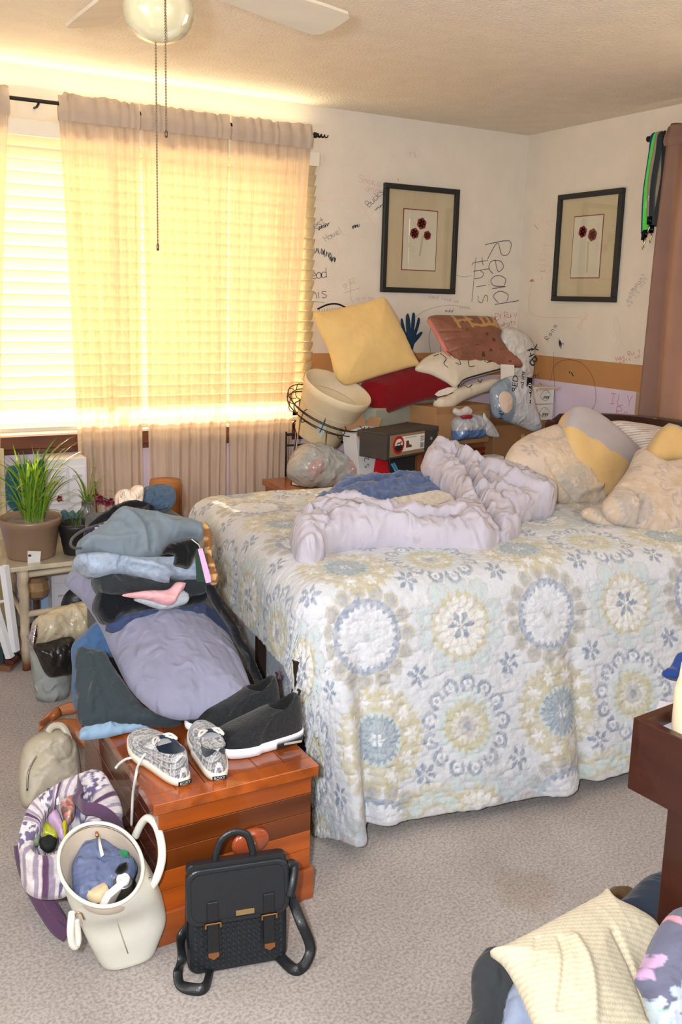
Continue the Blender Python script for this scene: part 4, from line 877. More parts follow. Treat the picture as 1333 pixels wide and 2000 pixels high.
# wrought iron scroll rack behind
e = empty('scroll_rack', (2.25, 4.12, .63), 'black wrought iron scroll rack on the wall behind the plant stand', 'rack')
b = B(); b.tube([(2.0, 4.12, .845), (2.52, 4.12, .845)], .007, (36, 28, 32)); b.tube([(2.0, 4.12, .79), (2.52, 4.12, .79)], .005, (36, 28, 32))
for x in (2.0, 2.26, 2.52): b.tube([(x, 4.12, .632), (x, 4.12, .86)], .005, (36, 28, 32))
b.out('rack_frame', mat('iron'), e, smooth=True)
for k in range(4):
    x0 = 2.05+k*.13; q = [(x0+.028*math.exp(-i*.07)*math.cos(i*.45), 4.115, .885+.035*math.exp(-i*.07)*math.sin(i*.45)) for i in range(26)]; b = B(); b.tube([(x0+.06, 4.115, .85)]+q, .0035, (36, 28, 32), 6); b.out('scroll', mat('iron'), e, smooth=True)

# ---- pillows on the heap
o = puff('throw_pillow', [(612, 612), (640, 607), (700, 594), (735, 584), (750, 581), (765, 602), (790, 650), (808, 690), (819, 712), (800, 718), (740, 735), (690, 750), (672, 752), (655, 735), (645, 695), (628, 655)],
    Pl(716, 735, y=3.92, tilt=14, yaw=-5), .07, .07, mat('cloth', bump=.25), col=(232, 198, 132), cr=.002, wr=.002, wf=9, seed=21, q=.55, g=.008); lab(o, 'plain yellow throw pillow propped on top of the red pillow', 'pillow')
o = puff('throw_pillow', [(705, 752), (725, 735), (770, 715), (812, 702), (828, 706), (855, 728), (888, 752), (892, 764), (870, 772), (820, 785), (770, 803), (742, 814), (732, 812), (722, 790)],
    Pl(780, 800, y=3.84, tilt=38, yaw=-5), .06, .05, mat('cloth'), col=(122, 10, 22), wr=.003, wf=10, seed=22, q=.55, g=.008); lab(o, 'dark red velvet throw pillow under the yellow pillow', 'pillow')
pp = Pl(780, 800, y=3.84, tilt=38, yaw=-5); b = B(); q = [pp.at(*c, .045-.006*abs(i-3)) for i, c in enumerate(((845, 776), (852, 770), (868, 765), (886, 765), (888, 769), (870, 777), (852, 780)))]; b.add(q, [tuple(range(7))], (224, 214, 200)); b.out('pale_patch', mat('cloth'), o, solid=.002)
vine = lambda uv, V, side: np.tile(lin((218, 206, 186)), (len(V), 1))
def vined(name, poly, pln, tf, tb, label, seed, pipes, vines):
    o = puff(name, poly, pln, tf, tb, mat('cloth'), col=(220, 208, 188), wr=.004, wf=16, seed=seed, g=.007); lab(o, label, 'pillow', 'white vine print pillows')
    b = B()
    for p in pipes: b.tube([pln.at(x, y, .012) for x, y in smooth_loop(p, 5, False)], .0045, (34, 38, 48), 6)
    b.out('piping', mat('cloth'), o, smooth=True)
    for v_ in vines:
        b = B(); b.ribbon([pln.at(x, y, tf*1.02+.008) for x, y in smooth_loop(v_, 5, False)], pln.n, .0045, (52, 50, 54)); b.out('vine_print', mat('flat'), o)
p1 = Pl(930, 735, y=3.86, tilt=40)
vined('throw_pillow', [(812, 722), (824, 704), (850, 690), (890, 688), (960, 697), (1008, 708), (1006, 716), (985, 722), (940, 734), (908, 744), (893, 757), (872, 745), (845, 732)], p1, .045, .045, 'upper of two cream vine print pillows with dark piping, under the sequin pillow', 24,
      [[(893, 757), (905, 744), (940, 733), (985, 721), (1004, 715)]], [[(850, 702), (862, 712), (858, 722), (866, 730)], [(838, 708), (848, 704)], [(862, 698), (872, 704), (880, 712)], [(905, 716), (908, 728), (918, 726)], [(935, 714), (942, 720), (950, 716)], [(880, 720), (890, 724), (888, 716)]])
p1 = Pl(920, 775, y=3.82, tilt=40)
vined('throw_pillow', [(848, 786), (856, 778), (872, 774), (890, 760), (930, 747), (985, 737), (1000, 740), (998, 750), (985, 757), (945, 766), (910, 780), (885, 795), (862, 797)], p1, .035, .045, 'lower of two cream vine print pillows with dark piping, on the cardboard box', 25,
      [[(849, 783), (860, 789), (872, 789), (890, 778), (930, 765), (980, 754)]], [[(925, 750), (930, 757), (934, 750)], [(900, 762), (908, 766), (915, 760)], [(868, 780), (878, 776)]])
p1 = Pl(930, 715, y=3.88, tilt=35, yaw=0)
gold = [[(880, 620), (890, 648)], [(905, 622), (915, 646)], [(884, 634), (914, 630)], [(917, 642), (935, 645), (950, 640), (945, 622), (933, 620), (938, 640)], [(945, 641), (962, 643), (968, 622), (958, 620), (960, 640), (982, 650)]]
def seq(uv, V, side):
    P = np.c_[uv, uv[:, 0]*0]; c = np.tile(lin((150, 102, 84)), (len(V), 1))*(1+.22*nz(P, 260, 2)+.15*nz(P, 30, 4))[:, None]
    A, C = [], []
    for g_ in gold:
        q = [np.array(p1.uv(p1.at(*x))) for x in g_]; A += q[:-1]; C += q[1:]
    d = pts_seg_dist(uv, np.array(A), np.array(C)); c[d < .0095] = lin((206, 166, 104))
    c[(nz(P, 34, 8) > .72)] = np.array(lin((92, 66, 52))); c[side > .5] = lin((196, 118, 112)); return c
o = puff('sequin_pillow', [(836, 624), (850, 616), (900, 617), (958, 619), (972, 634), (1000, 680), (1019, 708), (1018, 718), (990, 716), (940, 714), (895, 719), (886, 716), (872, 685), (850, 648)], p1, .05, .05, mat('metal', rough=.36, metal=.35, bump=.6, bscale=300), wr=.004, wf=14, seed=27, colf=seq, g=.0055,
    folds=[([(852, 650), (890, 655)], -.006, .006), ([(862, 668), (900, 668)], -.006, .006), ([(872, 690), (905, 684)], -.006, .006)]); lab(o, 'bronze sequin pillow with gold letters on top of the corner heap', 'pillow')
b = B(); q = [p1.at(976, 712, .01), p1.at(1003, 714, .01), p1.at(999, 757, .03), p1.at(973, 752, .03)]; b.add(q, [(0, 1, 2, 3)], (232, 230, 226)); b.out('care_tag', mat('cloth'), o, solid=.001)
b = B(); b.tube([p1.at(838, 625, .0), p1.at(862, 672, .01), p1.at(888, 718, .0)], .012, (208, 128, 118), 8); b.out('pink_gusset', mat('cloth'), o, smooth=True)
# plastic shopping bags
pb_ = Pl(1010, 700, y=3.93, tilt=5); o = puff('shopping_bag', [(982, 645), (998, 638), (1015, 645), (1030, 655), (1041, 675), (1042, 715), (1034, 745), (1005, 748), (985, 720), (975, 690)], pb_, .05, .04, mat('film', alpha=.85), col=(236, 234, 232), cr=.008, cf=22, wr=.006, wf=24, seed=31, g=.007)
lab(o, 'white plastic shopping bag standing behind the sequin pillow in the corner', 'plastic bag', 'shopping bags in the corner')
def on_plane(pl, a, bq, off, ang):
    p = pl.at(a, bq, off); r = math.radians(ang); ex = pl.u*math.cos(r)+pl.v*math.sin(r); ey = pl.v*math.cos(r)-pl.u*math.sin(r)
    return Matrix(((ex.x, ey.x, pl.n.x, p.x), (ex.y, ey.y, pl.n.y, p.y), (ex.z, ey.z, pl.n.z, p.z), (0, 0, 0, 1)))
b = B(); b.text('H', .07, on_plane(pb_, 1022, 690, .056, -70), (50, 50, 52)); b.text('Y', .07, on_plane(pb_, 1032, 682, .05, -70), (50, 50, 52)); b.text('B', .08, on_plane(pb_, 1030, 706, .05, -50), (40, 40, 42)); b.out('printed_letters', mat('flat'), o)
pb_ = Pl(1015, 800, y=3.76, tilt=12); o = puff('shopping_bag', [(958, 775), (962, 755), (978, 742), (1002, 734), (1028, 738), (1036, 755), (1045, 795), (1057, 832), (1046, 843), (1015, 832), (985, 822), (965, 812)], pb_, .06, .05, mat('film', alpha=.9), cr=.006, cf=16, wr=.006, wf=18, seed=32, g=.007,
    colf=lambda uv, V, s: np.where((uv[:, 0] < -.07)[:, None], np.array(lin((172, 192, 212))), np.array(lin((238, 240, 246))))); lab(o, 'full white shopping bag printed Beyond any, hanging over the corner boxes', 'plastic bag', 'shopping bags in the corner')
b = B(); b.text('Beyond any', .035, on_plane(pb_, 1007, 757, .056, 82), (50, 50, 54), .0005)
M = on_plane(pb_, 1020, 762, .058, 80); b.box((-.075, -.016, 0), (.06, .018, .001), (26, 26, 28), M); b.text('www.b', .036, M @ Matrix.Translation((-.02, 0, .002)), (235, 235, 235))
b.text('BED', .05, on_plane(pb_, 994, 752, .054, 80), (30, 34, 50)); b.text('HI', .05, on_plane(pb_, 972, 812, .035, 80), (34, 50, 84)); b.text('B&', .05, on_plane(pb_, 982, 795, .05, 75), (30, 36, 60)); b.out('printed_letters', mat('flat'), o)
o = puff('cloth', [(975, 775), (985, 764), (1000, 772), (1002, 795), (992, 808), (980, 800)], Pl(988, 790, y=3.70, tilt=15), .012, .015, mat('cloth'), col=(226, 204, 188), wr=.003, wf=30); lab(o, 'small peach cloth lying over the printed shopping bag', 'cloth')
# small tied bag with blue content
pb_ = Pl(920, 850, y=3.74, tilt=8)
o = puff('shopping_bag', [(884, 822), (895, 812), (915, 808), (945, 812), (949, 835), (946, 853), (915, 858), (888, 861), (884, 845)], pb_, .05, .04, mat('film', alpha=.88), cr=.008, cf=30, wr=.004, wf=26, seed=33, g=.006, colf=lambda uv, V, s: np.where(((uv[:, 1] < .028) & (nz(np.c_[uv, uv[:, 0]*0], 20, 5) > -.45))[:, None], np.array(lin((120, 156, 218))), np.array(lin((218, 222, 232)))))
lab(o, 'small tied shopping bag with blue contents sitting on the cabinet', 'plastic bag')
for poly, c, nm in (([(885, 806), (888, 797), (900, 799), (912, 793), (922, 800), (920, 810), (905, 813), (893, 812)], (236, 234, 232), 'knot'), ([(900, 812), (912, 808), (922, 811), (920, 818), (905, 819)], (196, 40, 58), 'red_tie'), ([(945, 806), (952, 815), (965, 830), (976, 850), (970, 855), (950, 848), (944, 830)], (226, 224, 222), 'loose_end')):
    puff(nm, poly, Pl(920, 850, y=3.70, tilt=8), .015, .015, mat('film', alpha=.92), o, col=c, wr=.004, wf=40, g=.004)

# ================================================================== left: plant table and its things
CRM = (206, 190, 164)
e = empty('plant_table', (.86, 3.92, 0), 'small cream rustic table with peeling pole legs holding the potted plants', 'table')
TZ = .445
b = B(); b.box((.56, 3.68, TZ-.02), (1.14, 4.14, TZ), (196, 186, 166)); b.out('table_top', mat('wood', var=.25, coat=.8, rough=.1), e, bevel=.004)
p2 = W(26, 1262, z=0)
for x, y in ((.645, 3.712), (p2.x+.02, 4.10), (1.08, 3.712), (1.08, 4.10)):
    b = B(); n = 14; q = [(x+.002*math.sin(i*2), y+.002*math.cos(i*1.7), (TZ-.02)*i/n) for i in range(n+1)]; b.tube(q, [.017+.004*i/n+.0015*math.sin(i*3) for i in range(n+1)], CRM, 12)
    b.C = [lin((120, 70, 48)) if vv[2] < .045 else lin((170, 160, 140)) if vv[2] < .075 else cc for vv, cc in zip(b.V, b.C)]
    b.out('leg', mat('wood', var=.3, coat=0, rough=.6), e, smooth=True)
for z in (.40, .235):
    b = B(); b.tube([(.645, 3.712, z), (.86, 3.715, z+.004), (1.08, 3.712, z)], .013, CRM, 10); b.out('rail', mat('woodx', var=.35, coat=0, rough=.6), e, smooth=True)
    b = B(); b.tube([(.645, 3.712, z-.02), (.66, 4.1, z-.02)], .011, CRM, 10); b.out('rail', mat('wood', var=.35, coat=0, rough=.6), e, smooth=True)
def pot2(nm, cx, cy, z0, r0, r1, h, c, label, m=None, soil=True):
    e = empty(nm, (cx, cy, z0), label, 'flower pot')
    b = B(); b.lathe([(0, 0), (r0*.97, 0), (r0, .006), (r1*.95, h-.035), (r1*1.0, h-.03), (r1*1.03, h-.012), (r1*1.03, h), (r1*.97, h), (r1*.93, h-.02), (r0*.9, .02), (0, .02)], (cx, cy, z0), c, 48); b.out('pot', m or mat('plastic', rough=.45), e, smooth=True)
    if soil:
        b = B(); 
        for k in range(9):
            r = r1*.93*k/8
            for q in range(32): a = 2*PI*q/32; b.V.append((cx+r*math.cos(a), cy+r*math.sin(a), z0+h-.028+.008*float(nz([[r*9, a*2, 0]], 3, 1)[0])*(k < 8))); b.C.append(lin((84, 62, 46)))
        b.F = [(i*32+q, i*32+(q+1) % 32, (i+1)*32+(q+1) % 32, (i+1)*32+q) for i in range(8) for q in range(32)]; b.out('soil', mat('knit', vscale=90, var=.5), e, smooth=True)
    return e
def leaves(name, parent, base, tips, w, c0, c1, nrand=0, rng=None, spread=.03):
    V = []; F = []; C = []
    rnd = random.Random(5+len(tips))
    L_ = list(tips)
    for k in range(nrand):
        a = rnd.uniform(0, 2*PI); R_ = rnd.uniform(*rng[0]); L_.append(Vector((base.x+R_*math.cos(a), base.y+R_*math.sin(a)*.7, base.z+rnd.uniform(*rng[1]))))
    for tip in L_:
        b0 = base+Vector((rnd.uniform(-1, 1)*spread, rnd.uniform(-1, 1)*spread, -.01)); d = tip-b0
        mid = b0+d*.45+Vector((-d.x*.22, -d.y*.22, abs(d.xy.length)*.55+.05*d.length)); n = 9; s0 = len(V); g = rnd.uniform(0, 1)
        ww = w*rnd.uniform(.7, 1.2); side = Vector((-d.y, d.x, 0)); side = side.normalized() if side.length > .01 else Vector((1, 0, 0)); side = (side+Vector((CR.x, CR.y, 0))*rnd.uniform(.3, .9)*(1 if side.dot(CR) > 0 else -1)).normalized()
        for i in range(n+1):
            t = i/n; p = b0*(1-t)**2+mid*2*t*(1-t)+tip*t*t; wd = ww*(.45+.9*t)*(1-t**3)**.8*.7+.0003
            c = np.array(lin(c0))*(1-g)+np.array(lin(c1))*g; pale = np.array(lin((200, 205, 150))) if t < .1 else c
            for sg in (-1, 0, 1): V.append(p+side*wd*sg+Vector((0, 0, .18*wd*abs(sg)))); C.append(pale if t < .1 else c)
        for i in range(n):
            for j in (0, 1): a = s0+3*i+j; F.append((a, a+1, a+4, a+3))
    return mk(name, V, F, mat('leaf'), parent, True, vcol=C)
pe = pot2('potted_plant', .702, 3.83, TZ, .095, .122, .165, (150, 124, 104), 'large brown pot of long bright green spiky leaves on the cream table', mat('plastic', rough=.3, trans=.15))
pe['category'] = 'potted plant'
tips = [W(a, q, y=yy) for a, q, yy in ((25, 868, 3.9), (62, 868, 3.85), (78, 874, 3.8), (112, 854, 3.95), (150, 850, 3.9), (166, 857, 3.8), (158, 882, 3.78), (140, 895, 3.85), (18, 892, 3.7), (2, 905, 3.8), (-10, 940, 3.8), (-20, 1000, 3.7), (150, 985, 3.75), (146, 962, 3.7), (128, 920, 3.6), (50, 900, 3.65), (55, 895, 3.75), (60, 905, 3.62), (30, 960, 3.6), (100, 900, 3.7), (120, 940, 3.62), (-30, 970, 3.9), (45, 880, 3.95), (145, 1010, 3.8), (5, 1010, 3.7), (160, 1028, 3.75), (135, 870, 3.8), (90, 880, 3.7))]
leaves('foliage', pe, Vector((.712, 3.83, TZ+.14)), tips, .0075, (74, 124, 36), (150, 186, 64), 60, ((.03, .24), (.08, .30)), .035)
pp = Pl(67, 1090, y=3.722, tilt=-4); b = B(); b.add([pp.at(*c) for c in ((54, 1076), (80, 1077), (78, 1102), (54, 1104))], [(0, 1, 2, 3)], (222, 222, 222)); lb_ = b.out('sticker', mat('paper'), pe, solid=.001)
b = B(); b.add([pp.at(*c, .0012) for c in ((55, 1083), (61, 1083), (61, 1087), (55, 1087))], [(0, 1, 2, 3)], (80, 40, 60)); b.out('sticker_mark', mat('flat'), lb_)
c = W(172, 1015, y=3.88)
e = empty('glass_vase', (c.x, c.y, TZ), 'clear glass vase with green grassy cutting behind the black pot', 'vase')
b = B(); b.lathe([(0, 0), (.034, 0), (.034, .16), (.026, .175), (.026, .2), (.023, .2), (.023, .175), (.031, .158), (.031, .006), (0, .006)], (c.x, c.y, TZ), (235, 240, 236), 28); b.out('vase_glass', mat('glass'), e, smooth=True)
leaves('cutting', e, Vector((c.x, c.y, TZ+.17)), [W(a, q, y=3.88+dy) for a, q, dy in ((187, 886, 0), (186, 905, .02), (215, 920, 0), (228, 962, -.1), (118, 905, -.05), (145, 918, .05), (120, 985, -.1), (108, 970, 0), (205, 945, .03), (150, 930, -.08), (160, 940, .05), (140, 960, -.1), (235, 975, 0), (130, 1000, -.05))], .0055, (78, 122, 44), (140, 170, 70), 10, ((.03, .1), (.02, .14)), .012)
b = B(); b.tube([(c.x, c.y, TZ+.01), (c.x+.004, c.y, TZ+.17)], .012, (84, 96, 52), 8); b.out('stem', mat('leaf'), e, smooth=True)
c = W(138, 1050, y=3.78); pe = pot2('flower_pot', c.x+.03, 3.80, TZ, .055, .075, .13, (26, 26, 30), 'black plastic plant pot between the brown pot and the clothes pile')
leaves('seedling', pe, Vector((c.x+.03, 3.80, TZ+.11)), [W(a, q, y=3.8) for a, q in ((105, 1010), (120, 990), (190, 990), (165, 1000))], .004, (60, 96, 44), (110, 140, 60), 8, ((.03, .1), (.03, .1)), .02)
c = W(200, 985, y=3.98)
e = empty('cut_flowers', (c.x, c.y, TZ), 'wilted dark magenta orchid flowers drooping beside the glass vase', 'flowers')
b = B(); b.tube(smooth_loop([(c.x-.02, c.y, TZ+.002), (c.x-.03, c.y, TZ+.25), W(190, 965, y=3.95), W(215, 978, y=3.9)], 6, False), .003, (90, 96, 50), 6); b.out('stem', mat('leaf'), e, smooth=True)
rnd = random.Random(3)
for a, q in ((186, 968), (195, 972), (202, 980), (210, 984), (216, 978), (192, 980), (222, 984), (116, 974)):
    p = W(a, q, y=3.9); b = B()
    for k in range(5):
        t = k*2*PI/5+rnd.random(); d = Vector((math.cos(t), -.3, math.sin(t)))*.012; s_ = Vector((-math.sin(t), -.2, math.cos(t)))*.007
        b.add([p, p+d*.6+s_, p+d*1.3, p+d*.6-s_], [(0, 1, 2, 3)], (112+rnd.randint(-15, 15), 20, 54))
    b.out('blossom', mat('leaf'), e)
# things behind the plants
def wbox(nm, px0, px1, y, z0, z1, dep, c, label, cat, m='paper', group=None, bev=.003):
    A = W(px0, 1000, y=y); Bq = W(px1, 1000, y=y); b = B(); b.box((A.x, y, z0), (Bq.x, y+dep, z1), c); o = b.out(nm, mat(m), bevel=bev); return lab(o, label, cat, group), A.x, Bq.x
o, xa, xb = wbox('drawer_unit', 96, 172, 4.06, 0, .80, .16, (224, 222, 226), 'white drawer unit against the wall behind the plants', 'drawers', 'plastic')
for z in (.06, .24, .42, .60):
    for x0, x1 in ((xa+.008, (xa+xb)/2-.004), ((xa+xb)/2+.004, xb-.008)):
        b = B(); b.box((x0, 4.052, z), (x1, 4.0595, z+.165), (232, 228, 236)); d = b.out('drawer', mat('plastic'), o, bevel=.003)
        b = B(); b.box(((x0+x1)/2-.02, 4.045, z+.12), ((x0+x1)/2+.02, 4.052, z+.128), (190, 190, 200)); b.out('handle', mat('plastic'), d)
o = puff('teal_bag', [(14, 915), (30, 908), (60, 905), (78, 897), (90, 905), (96, 935), (94, 975), (88, 1000), (40, 1005), (15, 985), (10, 950)], Pl(55, 1000, y=4.14, tilt=0), .03, .03, mat('knit', bscale=90), col=(38, 92, 104), wr=.006, wf=20, sharp=False); lab(o, 'dark teal woven bag standing behind the green plant', 'bag')
o = puff('scalloped_dish', [(118, 1000), (128, 996), (134, 1001), (142, 996), (148, 1002), (155, 996), (161, 1001), (163, 1020), (150, 1027), (125, 1025)], Pl(140, 1025, y=3.99, tilt=0), .02, .02, mat('plastic'), col=(70, 112, 132), wr=0); lab(o, 'blue scalloped planter edge behind the black pot', 'planter')
o, _, _ = wbox('cardboard_sheet', -8, 13, 4.17, 0, .84, .03, (206, 192, 150), 'pale yellow board edge at the far left behind the plants', 'board')
o, _, _ = wbox('blue_board', 56, 102, 4.15, 0, .42, .03, (158, 184, 214), 'light blue panel standing under the table against the wall', 'panel')
o, _, _ = wbox('storage_post', 103, 117, 4.12, 0, .44, .03, (30, 34, 40), 'black post beside the light blue panel under the table', 'post')
c = W(71, 1168, y=4.0); e = empty('wooden_vase', (c.x, 4.0, 0), 'round brown vase on a stand under the cream table', 'vase')
b = B(); b.lathe([(0, .2), (.02, .2), (.05, .22), (.062, .25), (.055, .285), (.03, .30), (0, .30)], (c.x, 4.0, 0), (176, 140, 102), 10); b.out('bowl', mat('wood'), e)
b = B(); b.lathe([(0, 0), (.05, 0), (.05, .01), (.015, .03), (.015, .2), (0, .2)], (c.x, 4.0, 0), (70, 50, 40), 16); b.out('stand', mat('wood'), e, smooth=True)
c = W(68, 1205, y=3.86); b = B(); b.lathe([(0, 0), (.045, 0), (.048, .1), (.04, .115), (.04, .13), (.036, .13), (.036, .115), (.044, .1), (.04, .006), (0, .006)], (c.x, 3.86, .0), (220, 226, 222), 28); lab(b.out('glass_jar', mat('glass'), smooth=True), 'clear glass jar on the floor under the cream table', 'jar')
o = puff('black_bag', [(118, 1190), (125, 1165), (140, 1150), (160, 1148), (180, 1165), (185, 1195), (150, 1210), (125, 1212)], Pl(150, 1205, y=3.75, tilt=0), .05, .05, mat('leather'), col=(36, 38, 44), wr=.008, wf=18); lab(o, 'black bag slumped beneath the table behind the crumpled liner', 'bag')
# white folding rack
e = empty('folding_rack', (.62, 3.66, 0), 'white wooden folding rack leaning at the left edge beside the table leg', 'rack')
for (a0, b0, a1, b1, w_) in ((8, 1105, 30, 1272, .030), (-12, 1180, 20, 1284, .030), (-22, 1105, -8, 1180, .030)):
    pp = Pl(15, 1270, y=3.62, tilt=-8); P0, P1 = pp.at(a0, b0), pp.at(a1, b1); b = B(); b.tube([P0, P1], 1, (222, 224, 230), 4, flat=(w_*.6, .010, pp.n)); b.out('slat', mat('paint'), e)
b = B(); pp = Pl(15, 1270, y=3.63, tilt=-8); b.tube([pp.at(-15, 1178), pp.at(22, 1172)], .006, (214, 216, 222), 8); b.out('crossbar', mat('paint'), e, smooth=True)
def slab(nm, pts, z0, h, c, label, cat, m='wood'):
    Q = [W(a, q, z=z0) for a, q in pts]; n = len(Q); b = B(); b.add([Vector((q.x, q.y, z0)) for q in Q]+[Vector((q.x, q.y, z0+h)) for q in Q], [tuple(range(n))[::-1], tuple(range(n, 2*n))]+[(i, (i+1) % n, n+(i+1) % n, n+i) for i in range(n)], c); o = b.out(nm, mat(m), bevel=.003); return lab(o, label, cat)
slab('wood_block', [(-5, 1309), (20, 1312), (44, 1290), (40, 1272), (0, 1278)], .004, .02, (142, 96, 70), 'flat brown wooden board on the carpet by the table leg', 'board')
o = slab('sandal', [(8, 1296), (26, 1300), (42, 1287), (38, 1278), (18, 1278)], .026, .016, (88, 44, 38), 'dark brown sandal with black loop strap on the wooden board', 'sandal', 'leather')
b = B(); b.tube(smooth_loop([W(20, 1288, z=.04), W(24, 1278, z=.07), W(34, 1277, z=.07), W(40, 1284, z=.04)], 6, False), .005, (24, 22, 26), 8); b.out('strap', mat('leather'), o, smooth=True)
slab('storage_tub', [(-20, 1310), (8, 1306), (12, 1262), (-10, 1262)], .004, .10, (42, 60, 62), 'dark green tub cut off at the left edge of the carpet', 'tub', 'plastic')

# waste bin with liner and crumpled bags
c = W(108, 1385, z=0); e = empty('waste_bin', (c.x, c.y+.1, 0), 'translucent waste bin with black liner folded over the rim beside the table', 'bin')
b = B(); b.lathe([(0, .004), (.062, .004), (.066, .03), (.086, .24), (.089, .25), (.084, .25), (.063, .03), (0, .02)], (c.x+.015, c.y+.11, 0), (198, 204, 204), 4*8, None, 1.0, .85); b.out('bin_body', mat('film', rough=.3), e, smooth=True)
o = puff('bin_liner', [(66, 1262), (90, 1252), (135, 1240), (150, 1262), (150, 1300), (142, 1316), (120, 1320), (98, 1323), (85, 1310), (74, 1285)], Pl(110, 1318, y=c.y-.03, tilt=6), .05, .18, mat('film', alpha=.97, rough=.25), e, col=(46, 42, 40), cr=.010, wr=.006, wf=12, seed=41, an=(2, .6), g=.008)
o['label'] = 'glossy black liner'
crm = lambda uv, V, s: np.where((nz(np.c_[uv, uv[:, 0]*0], 8, 71) > .1)[:, None], np.array(lin((226, 214, 186))), np.array(lin((190, 190, 170))))
o = puff('crumpled_bag', [(58, 1240), (66, 1215), (95, 1197), (130, 1186), (165, 1176), (195, 1180), (205, 1215), (195, 1240), (150, 1255), (110, 1264), (80, 1266), (64, 1262)], Pl(120, 1262, y=c.y+.0, tilt=42), .07, .09, mat('film', alpha=.9), cr=.022, cf=16, wr=.008, wf=14, seed=43, colf=crm, g=.008, edge=.008); lab(o, 'crumpled clear and cream plastic bag heaped on top of the waste bin', 'plastic bag')
o = puff('foil_wrapper', [(57, 1245), (62, 1225), (72, 1216), (74, 1240), (66, 1262), (58, 1258)], Pl(66, 1255, y=c.y-.09, tilt=20), .02, .02, mat('metal', rough=.25, bump=.8, bscale=60), col=(210, 208, 216), wr=.006, wf=40); lab(o, 'shiny silver wrapper at the left edge of the waste bin', 'wrapper')
c = W(340, 968, y=3.95); b = B(); b.lathe([(0, 0), (.070, 0), (.070, .50), (.074, .505), (.074, .66), (.068, .69), (0, .695)], (c.x-.03, 3.98, 0), (172, 112, 62), 32); lab(b.out('round_hamper', mat('woodx', coat=0, rough=.5), smooth=True), 'brown round container showing behind the blue clothes bundle', 'container')
# ================================================================== cedar chest at the foot of the bed
e = empty('cedar_chest', (.80, 2.42, 0), 'reddish cedar chest at the foot of the bed with shoes on its lid', 'chest')
x0, x1, y0, y1, zt = .608, 1.006, 1.897, 2.60, .345
rw = random.Random(2)
def wc(k=0): t = rw.uniform(.62, 1.15); return (int(158*t), int(76*t), int(24*t))
b = B(); nb_ = 5; hh = (zt-.085)/nb_
for k in range(nb_): b.box((x0, y0, .085+hh*k+.0006), (x1, y0+.018, .085+hh*(k+1)-.0006), wc())
b.out('front_panel', mat('woodx', var=.5), e, bevel=.0015)
b = B()
for k in range(nb_): b.box((x0, y0+.018, .085+hh*k+.0006), (x0+.016, y1, .085+hh*(k+1)-.0006), (104, 50, 36));  # side boards darker than the front: their shade is put into the colour
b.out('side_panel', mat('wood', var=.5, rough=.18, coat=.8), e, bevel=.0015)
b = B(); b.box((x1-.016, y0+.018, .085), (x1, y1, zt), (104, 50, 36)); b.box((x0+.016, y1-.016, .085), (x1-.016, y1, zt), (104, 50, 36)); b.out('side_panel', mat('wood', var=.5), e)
b = B(); b.box((x0-.008, y0-.010, 0), (x1+.008, y0+.012, .085), (178, 92, 44)); b.box((x0-.008, y0+.012, 0), (x0+.012, y1+.008, .085), (110, 54, 38)); b.box((x1-.012, y0+.012, 0), (x1+.008, y1+.008, .085), (110, 54, 38)); b.out('plinth', mat('woodx', var=.5), e, bevel=.002)  # plinth sides take the same painted-in shade, the front strip does not
b = B(); b.box((x0-.016, y0-.016, zt), (x1+.012, y0+.03, zt+.028), (164, 80, 26)); nbp = 6; wx = (x1-x0+.028)/nbp
for k in range(nbp): b.box((x0-.016+wx*k+.0005, y0+.0305, zt), (x0-.016+wx*(k+1)-.0005, y1+.01, zt+.027), wc())
b.out('lid', mat('wood', var=.5, coat=.6, rough=.22), e, bevel=.002)
hx, hz = W(487, 1640, y=y0).x, W(487, 1640, y=y0).z
b = B(); MX = Matrix.Rotation(PI/2, 4, 'X'); b.lathe([(0, .0), (.034, .0), (.042, .004), (.044, .010), (.038, .018), (.020, .022), (0, .022)], (hx, y0, hz), (150, 70, 40), 40, MX, 1.15, .8); hd = b.out('pull_handle', mat('woodx', var=.3, coat=.8, rough=.15), e, smooth=True)
b = B(); b.lathe([(0, .024), (.003, .0235), (.004, .022)], (hx+.004, y0, hz), (220, 210, 200), 12, MX); b.out('screw', mat('metal'), hd, smooth=True)
CT = zt+.028

